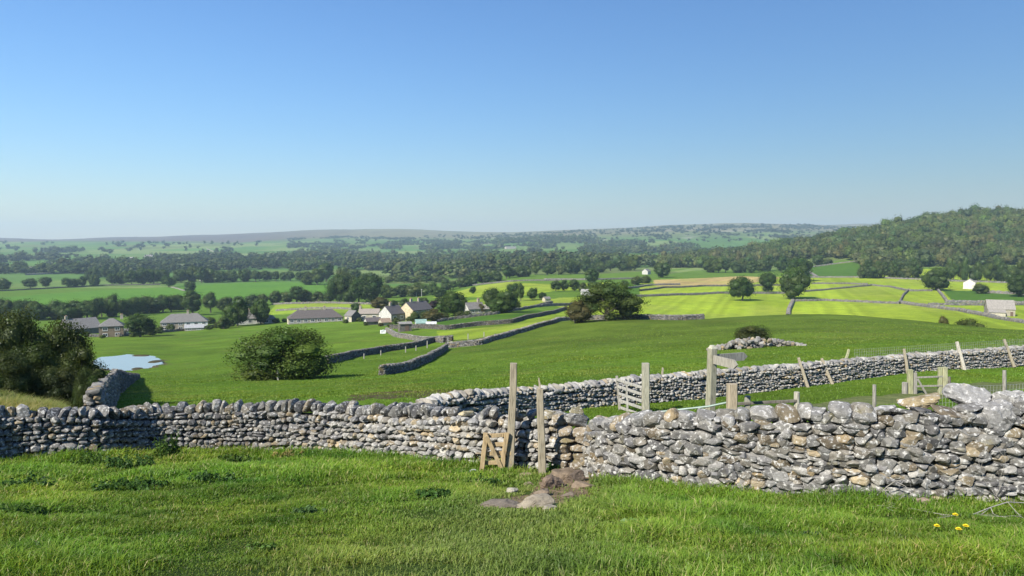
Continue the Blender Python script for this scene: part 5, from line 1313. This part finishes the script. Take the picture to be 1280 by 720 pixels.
def near_grass():
    rg = np.random.default_rng(77); mb = MB()
    def patch(n, y0, y1, hs, wd):
        y = rg.uniform(y0, y1, n * 2); x = rg.uniform(-1, 1, n * 2) * (.76 * y1 + 1.0)
        k = (np.abs(x) < .74 * y + 1.0) & before_wall(x, y); x = x[k][:n]; y = y[k][:n]
        sp = inside(PATHP, x + .35 * fbm(x / .5, y / .5, 77, 3), y + .3 * fbm(x / .5, y / .5, 79, 3)); k = ~sp | (rg.random(len(x)) < .06); x = x[k]; y = y[k]
        tuft = fbm(x / .55, y / .55, 101, 3); lush = fbm(x / 2.6, y / 2.2, 103, 3)
        # a longer tussocky strip towards the right-hand wall, close-grazed trodden turf leading to the gap
        trod = np.exp(-((x - (1.0 + (y - 13.3) * .22)) / (.9 + .08 * (13 - y).clip(0))) ** 2)
        wd_l = np.minimum(wall_dist(wpL, x, y), wall_dist(wpR, x, y)); edge = np.exp(-((wd_l - .3) / .45) ** 2)
        h = hs * 1.08 * (1 + 1.0 * tuft + .6 * lush + 1.5 * edge * rg.uniform(.2, 1, len(x))) * (1 - .55 * trod) * rg.uniform(.6, 1.25, len(x))
        tall = np.clip(lush * 2.2 - .35, 0, 1) * ((x > 1.2)) * (y < 11); h = np.clip(h * (1 + 1.0 * tall), .025, .42)
        keep = rg.random(len(x)) > .45 * trod; x, y, h, tuft, lush, trod = [q[keep] for q in (x, y, h, tuft, lush, trod)]
        c = GCOL[rg.choice(len(GCOL), len(x), p=[.23, .21, .19, .15, .14, .08])] * rg.uniform(.75, 1.25, len(x))[:, None]
        dk = np.clip(fbm(x / .9, y / .7, 121, 3) * 1.6 - .25, 0, .55); c = c * (1 - dk[:, None] * np.array((.75, .5, .5))) * (1 + .30 * lush + .18 * tuft)[:, None] * np.stack([1 + .25 * fbm(x / 1.8, y / 1.8, 107, 3), np.ones(len(x)), np.ones(len(x))], 1)
        c = c * (1 - trod[:, None] * .5) + np.array((.20, .215, .075)) * trod[:, None] * .5
        P = np.stack([x, y, zt(x, y) - .01], 1)
        V, Fs, C = blades(P, h, wd * rg.uniform(.7, 1.3, len(x)), rg.uniform(.25, 1.1, len(x)), c, rg); mb.add(V, Fs, C)
    patch(42000, 4.3, 6.4, .105, .0085); patch(120000, 6.2, 8.6, .10, .0095); patch(120000, 8.4, 11.6, .10, .012); patch(130000, 11.4, 18.2, .105, .016)
    o = mb.build('grass', M['grass']); tag(o, 'uneven green meadow grass in front of the near walls', kind='stuff')
near_grass()
def far_grass():
    rg = np.random.default_rng(78); mb = MB()
    def patch(n, y0, y1, hs, wd, pxr=(-60, 1340), lean=(.3, 1.0), cols=GCOL[:5], bank=False):
        y = np.exp(rg.uniform(math.log(y0), math.log(y1), n)); px = rg.uniform(*pxr, n); x = (px - 640) / F * y
        ok = wall_dist(wpM, x, y) > .38
        behind = ~before_wall(x, y - .75); ok &= behind & ~inside(LANE, x + .5 * fbm(x / 2, y / 2, 73, 3), y + .5 * fbm(x / 2, y / 2, 75, 3)) & (pond_d(x, y) > .6)
        x, y = x[ok], y[ok]; lush = fbm(x / 3.5, y / 4.5, 111, 4); tu = fbm(x / .9, y / 1.1, 113, 3)
        big = fbm(x / 25, y / 25, 115, 3)
        k = rg.random(len(x)) < .55 + .6 * tu; x, y, lush, tu, big = [q[k] for q in (x, y, lush, tu, big)]
        h = hs * (1 + .6 * lush + .5 * tu) * rg.uniform(.5, 1.3, len(x)); h = np.clip(h, .03, .8)
        c = (cols[rg.integers(len(cols), size=len(x))] * (1 if bank else .45) + (0 if bank else .55) * np.array((.112, .19, .021))) * rg.uniform(.85, 1.15, len(x))[:, None] * (1 + .35 * big)[:, None] * np.stack([1 + .3 * lush, np.ones(len(x)), np.ones(len(x))], 1)
        if not bank:
            dr = np.clip(fbm(x / 5, y / 6, 71, 4) * 1.5 - .15, 0, .6)[:, None]; c = c * (1 - dr) + np.array((.19, .205, .05)) * dr
        P = np.stack([x, y, zt(x, y) - .01], 1)
        V, Fs, C = blades(P, h, wd * rg.uniform(.7, 1.3, len(x)), rg.uniform(*lean, len(x)), c, rg); mb.add(V, Fs, C)
    patch(170000, 16, 34, .075, .02); patch(170000, 34, 62, .07, .036); patch(120000, 62, 130, .08, .075)
    o = mb.build('pasture_grass', M['grass']); tag(o, 'tufted pasture grass beyond the near walls', kind='stuff')
    mb = MB()
    patch(26000, 18.0, 25, .42, .014, (-80, 72), (.35, 1.1), np.array([(.24, .23, .08), (.17, .19, .05), (.30, .27, .12), (.12, .16, .035)]), True)
    patch(5000, 18.5, 26, .36, .016, (60, 140), (.35, 1.0), np.array([(.17, .19, .05), (.10, .15, .03)]), True)
    o = mb.build('bank_grass', M['grass']); tag(o, 'long dry yellowish grass on the bank under the dark scrub', kind='stuff')
far_grass()
def weed_clump(px, pb, wpx, hpx, label, name='nettle_clump', col=(.030, .070, .014), n=34, leaf=.075, ymin=6, nmax=26):
    """stems with paired pointed leaves"""
    p = hit(px, pb, ymin, 26); k = p[1] / F; R_ = wpx * k / 2; H = hpx * k; rg = np.random.default_rng(int(px * 7 + pb)); root = empty(name, p, 0, label, 'weed')
    st, lf = MB(), MB(); col = np.array(col)
    for i in range(n):
        a = rg.uniform(0, 6.28); r = R_ * math.sqrt(rg.random()); x, y = r * math.cos(a), r * math.sin(a) * .6; z0 = float(zt(p[0] + x, p[1] + y)) - p[2]
        h = H * rg.uniform(.55, 1.1) * (1 - .35 * r / R_); tp = np.array([x + rg.normal(0, .1) * h, y + rg.normal(0, .1) * h, z0 + h]); b0 = np.array([x, y, z0 - .02])
        tube(st, [b0, (b0 + tp) / 2 + rg.normal(0, .01, 3), tp], [.006, .005, .003], col * 1.3, 5)
        m = int(rg.integers(8, nmax))
        f = rg.uniform(.15, 1.02, m); P = b0 + (tp - b0) * f[:, None]; d = rg.normal(size=(m, 3)); d[:, 2] = rg.uniform(-.5, .3, m); d /= np.linalg.norm(d, axis=1)[:, None]
        L = leaf * rg.uniform(.7, 1.3, m) * (1.15 - .5 * f); up = np.cross(d, rg.normal(size=(m, 3))); up /= np.linalg.norm(up, axis=1)[:, None]
        V = np.stack([P, P + d * (L * .45)[:, None] + up * (L * .3)[:, None], P + d * L[:, None] - Zv * (L * .25)[:, None], P + d * (L * .45)[:, None] - up * (L * .3)[:, None]], 1).reshape(-1, 3)
        lf.add(V, np.arange(4 * m).reshape(m, 4), np.repeat(col * rg.uniform(.7, 1.5, m)[:, None], 4, 0))
    link('leaves', lf.mesh('leaves', M['leaf_near']), root); link('stems', st.mesh('stems', M['plant']), root); return root
NG = (.042, .092, .022); LG = (.065, .125, .022)
weed_clump(165, 587, 62, 26, 'dark nettle clump against the shaded wall foot, furthest left by the wall', col=NG, n=40)
weed_clump(213, 574, 44, 38, 'tall nettle clump rising up the wall below the coping', col=(.045, .085, .018), n=34)
weed_clump(228, 566, 20, 36, 'single thin nettle stand reaching halfway up the near wall', col=(.05, .09, .02), n=10)
weed_clump(40, 612, 80, 22, 'broad dark weed patch nearest the left edge', col=NG, n=44)
weed_clump(168, 612, 96, 18, 'wide dark weed patch in the grass left of centre', col=NG, n=48)
weed_clump(265, 602, 60, 16, 'small dark weed patch in the grass below the lit wall', col=NG, n=30)
weed_clump(22, 645, 70, 18, 'pale-flecked weed patch low at the left edge', col=LG, n=34)
weed_clump(75, 694, 56, 16, 'leafy weed patch nearest the bottom left corner', col=LG, n=26, leaf=.06)
weed_clump(388, 643, 40, 14, 'grey-green weed clump in the middle of the lawn', col=(.06, .11, .04), n=20, leaf=.06)
weed_clump(330, 690, 40, 14, 'small leafy weed near the bottom left of centre', col=LG, n=18, leaf=.06)
weed_clump(120, 582, 60, 20, 'weed fringe between the shaded wall and the dark weed patches', col=(.05, .095, .02), n=30)
weed_clump(300, 578, 60, 14, 'low weed fringe at the foot of the lit wall', col=(.06, .11, .02), n=28)
weed_clump(362, 572, 40, 12, 'dry tan weed tuft at the foot of the near wall', col=(.20, .17, .07), n=24, name='dry_weed')
weed_clump(540, 622, 60, 14, 'dark weed patch left of the flat sunken slab', col=NG, n=34)
weed_clump(600, 606, 44, 14, 'dark weed tuft below the little gate', col=NG, n=26)
weed_clump(692, 590, 18, 14, 'green weed sprouting between stile and white-flaked post', col=(.05, .11, .02), n=14)
weed_clump(792, 662, 34, 18, 'broad-leaved dock plant in the long grass right of the path', col=(.12, .21, .07), n=12, leaf=.12, name='dock_plant')
weed_clump(1013, 672, 30, 10, 'small dark thistle in the grass before the right wall', col=(.05, .09, .03), n=14, leaf=.06, name='thistle')
weed_clump(852, 528, 26, 18, 'bright weed clump in the lane below the far wall', col=(.05, .12, .02), n=30, ymin=18, name='weed_clump') if False else None
# dandelions
for i, (px, py, lab) in enumerate(((1170, 657, 'leftmost yellow dandelion below the dead branches'), (1193, 643, 'highest yellow dandelion among the dead branches'), (1197, 661, 'lowest and largest yellow dandelion in the grass'), (1206, 657, 'small yellow dandelion right of the lowest one'))):
    g = hit(px, py + 12, 5, 20); root = empty('dandelion', g, 0, lab, 'flower'); rx, rz_ = ray(px, py); h = CH + rz_ * g[1] - g[2]
    mb = MB(); tube(mb, [(0, 0, -.02), (.01, 0, h * .6), (0, -.01, h)], .004, (.14, .18, .05), 6); mb.build('stem', M['plant'], root)
    mb = MB()
    for ring, (r, zz) in enumerate(((.029, .004), (.022, .012), (.013, .017))):
        for k in range(14):
            a = 2 * math.pi * (k + ring * .4) / 14; c, s_ = math.cos(a), math.sin(a); t_ = .007
            mb.add(np.array([(0, 0, h), (c * r - s_ * t_, s_ * r + c * t_ - .01, h + zz), (c * r * 1.1, s_ * r * 1.1 - .01, h + zz), (c * r + s_ * t_, s_ * r - c * t_ - .01, h + zz)]), np.array([[0, 1, 2, 3]]), (.80, .62, .02))
    mb.build('flower_head', M['plant'], root)
# bleached dead branches at the foot of the right wall
def twig(p, d, L, r, mb, rg, depth, col):
    pts = [np.array(p)]; dd = np.array(d, float)
    for i in range(5):
        dd = dd + rg.normal(0, .16, 3) + np.array([0, 0, -.03]); dd /= np.linalg.norm(dd); q = pts[-1] + dd * L / 5
        q[2] = max(q[2], float(zt(q[0], q[1])) + .05); pts.append(q)
    tube(mb, pts, list(np.linspace(r, r * .35, 6)), col, 6)
    if depth:
        for k in range(4):
            i = int(rg.integers(1, 5)); d2 = dd + rg.normal(0, .6, 3); d2 /= np.linalg.norm(d2); twig(pts[i], d2, L * rg.uniform(.35, .6), r * .55, mb, rg, depth - 1, col)
for seed, (a, b, L, d, lab) in enumerate((((1280, 640), 0, 1.7, (-.95, -.25, .12), 'long bleached dead branch lying in the grass by the right wall'), ((1255, 632), 0, 1.2, (-.8, -.5, .35), 'arching grey dead branch over the dandelions'), ((1100, 628), 0, .8, (.15, -.5, .6), 'thin grey dead stalks standing against the right wall'), ((1130, 630), 0, .9, (-.7, -.6, .02), 'pale dead stalk in the grass below the right wall'))):
    rg = np.random.default_rng(900 + seed); p = hit(*a, 5, 20); p[2] += .12; mb = MB(); twig(p, d, L, .007, mb, rg, 2, (.33, .31, .27)); o = mb.build('dead_branch', M['plant']); tag(o, lab, 'branch')

# low dark mounds added to stand in for dark reflections on the pond
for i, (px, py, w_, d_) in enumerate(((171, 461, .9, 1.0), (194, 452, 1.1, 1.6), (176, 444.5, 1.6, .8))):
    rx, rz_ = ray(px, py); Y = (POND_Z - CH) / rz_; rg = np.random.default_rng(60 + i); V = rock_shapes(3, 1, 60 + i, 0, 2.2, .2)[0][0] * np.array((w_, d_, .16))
    mb = MB(); mb.add(V + np.array((rx * Y, Y, POND_Z)), F3, (.07, .06, .035)); o = mb.build('reflection_patch', M['ground']); o['kind'] = 'structure'; o['label'] = 'dark mound standing in for a reflection on the pond'
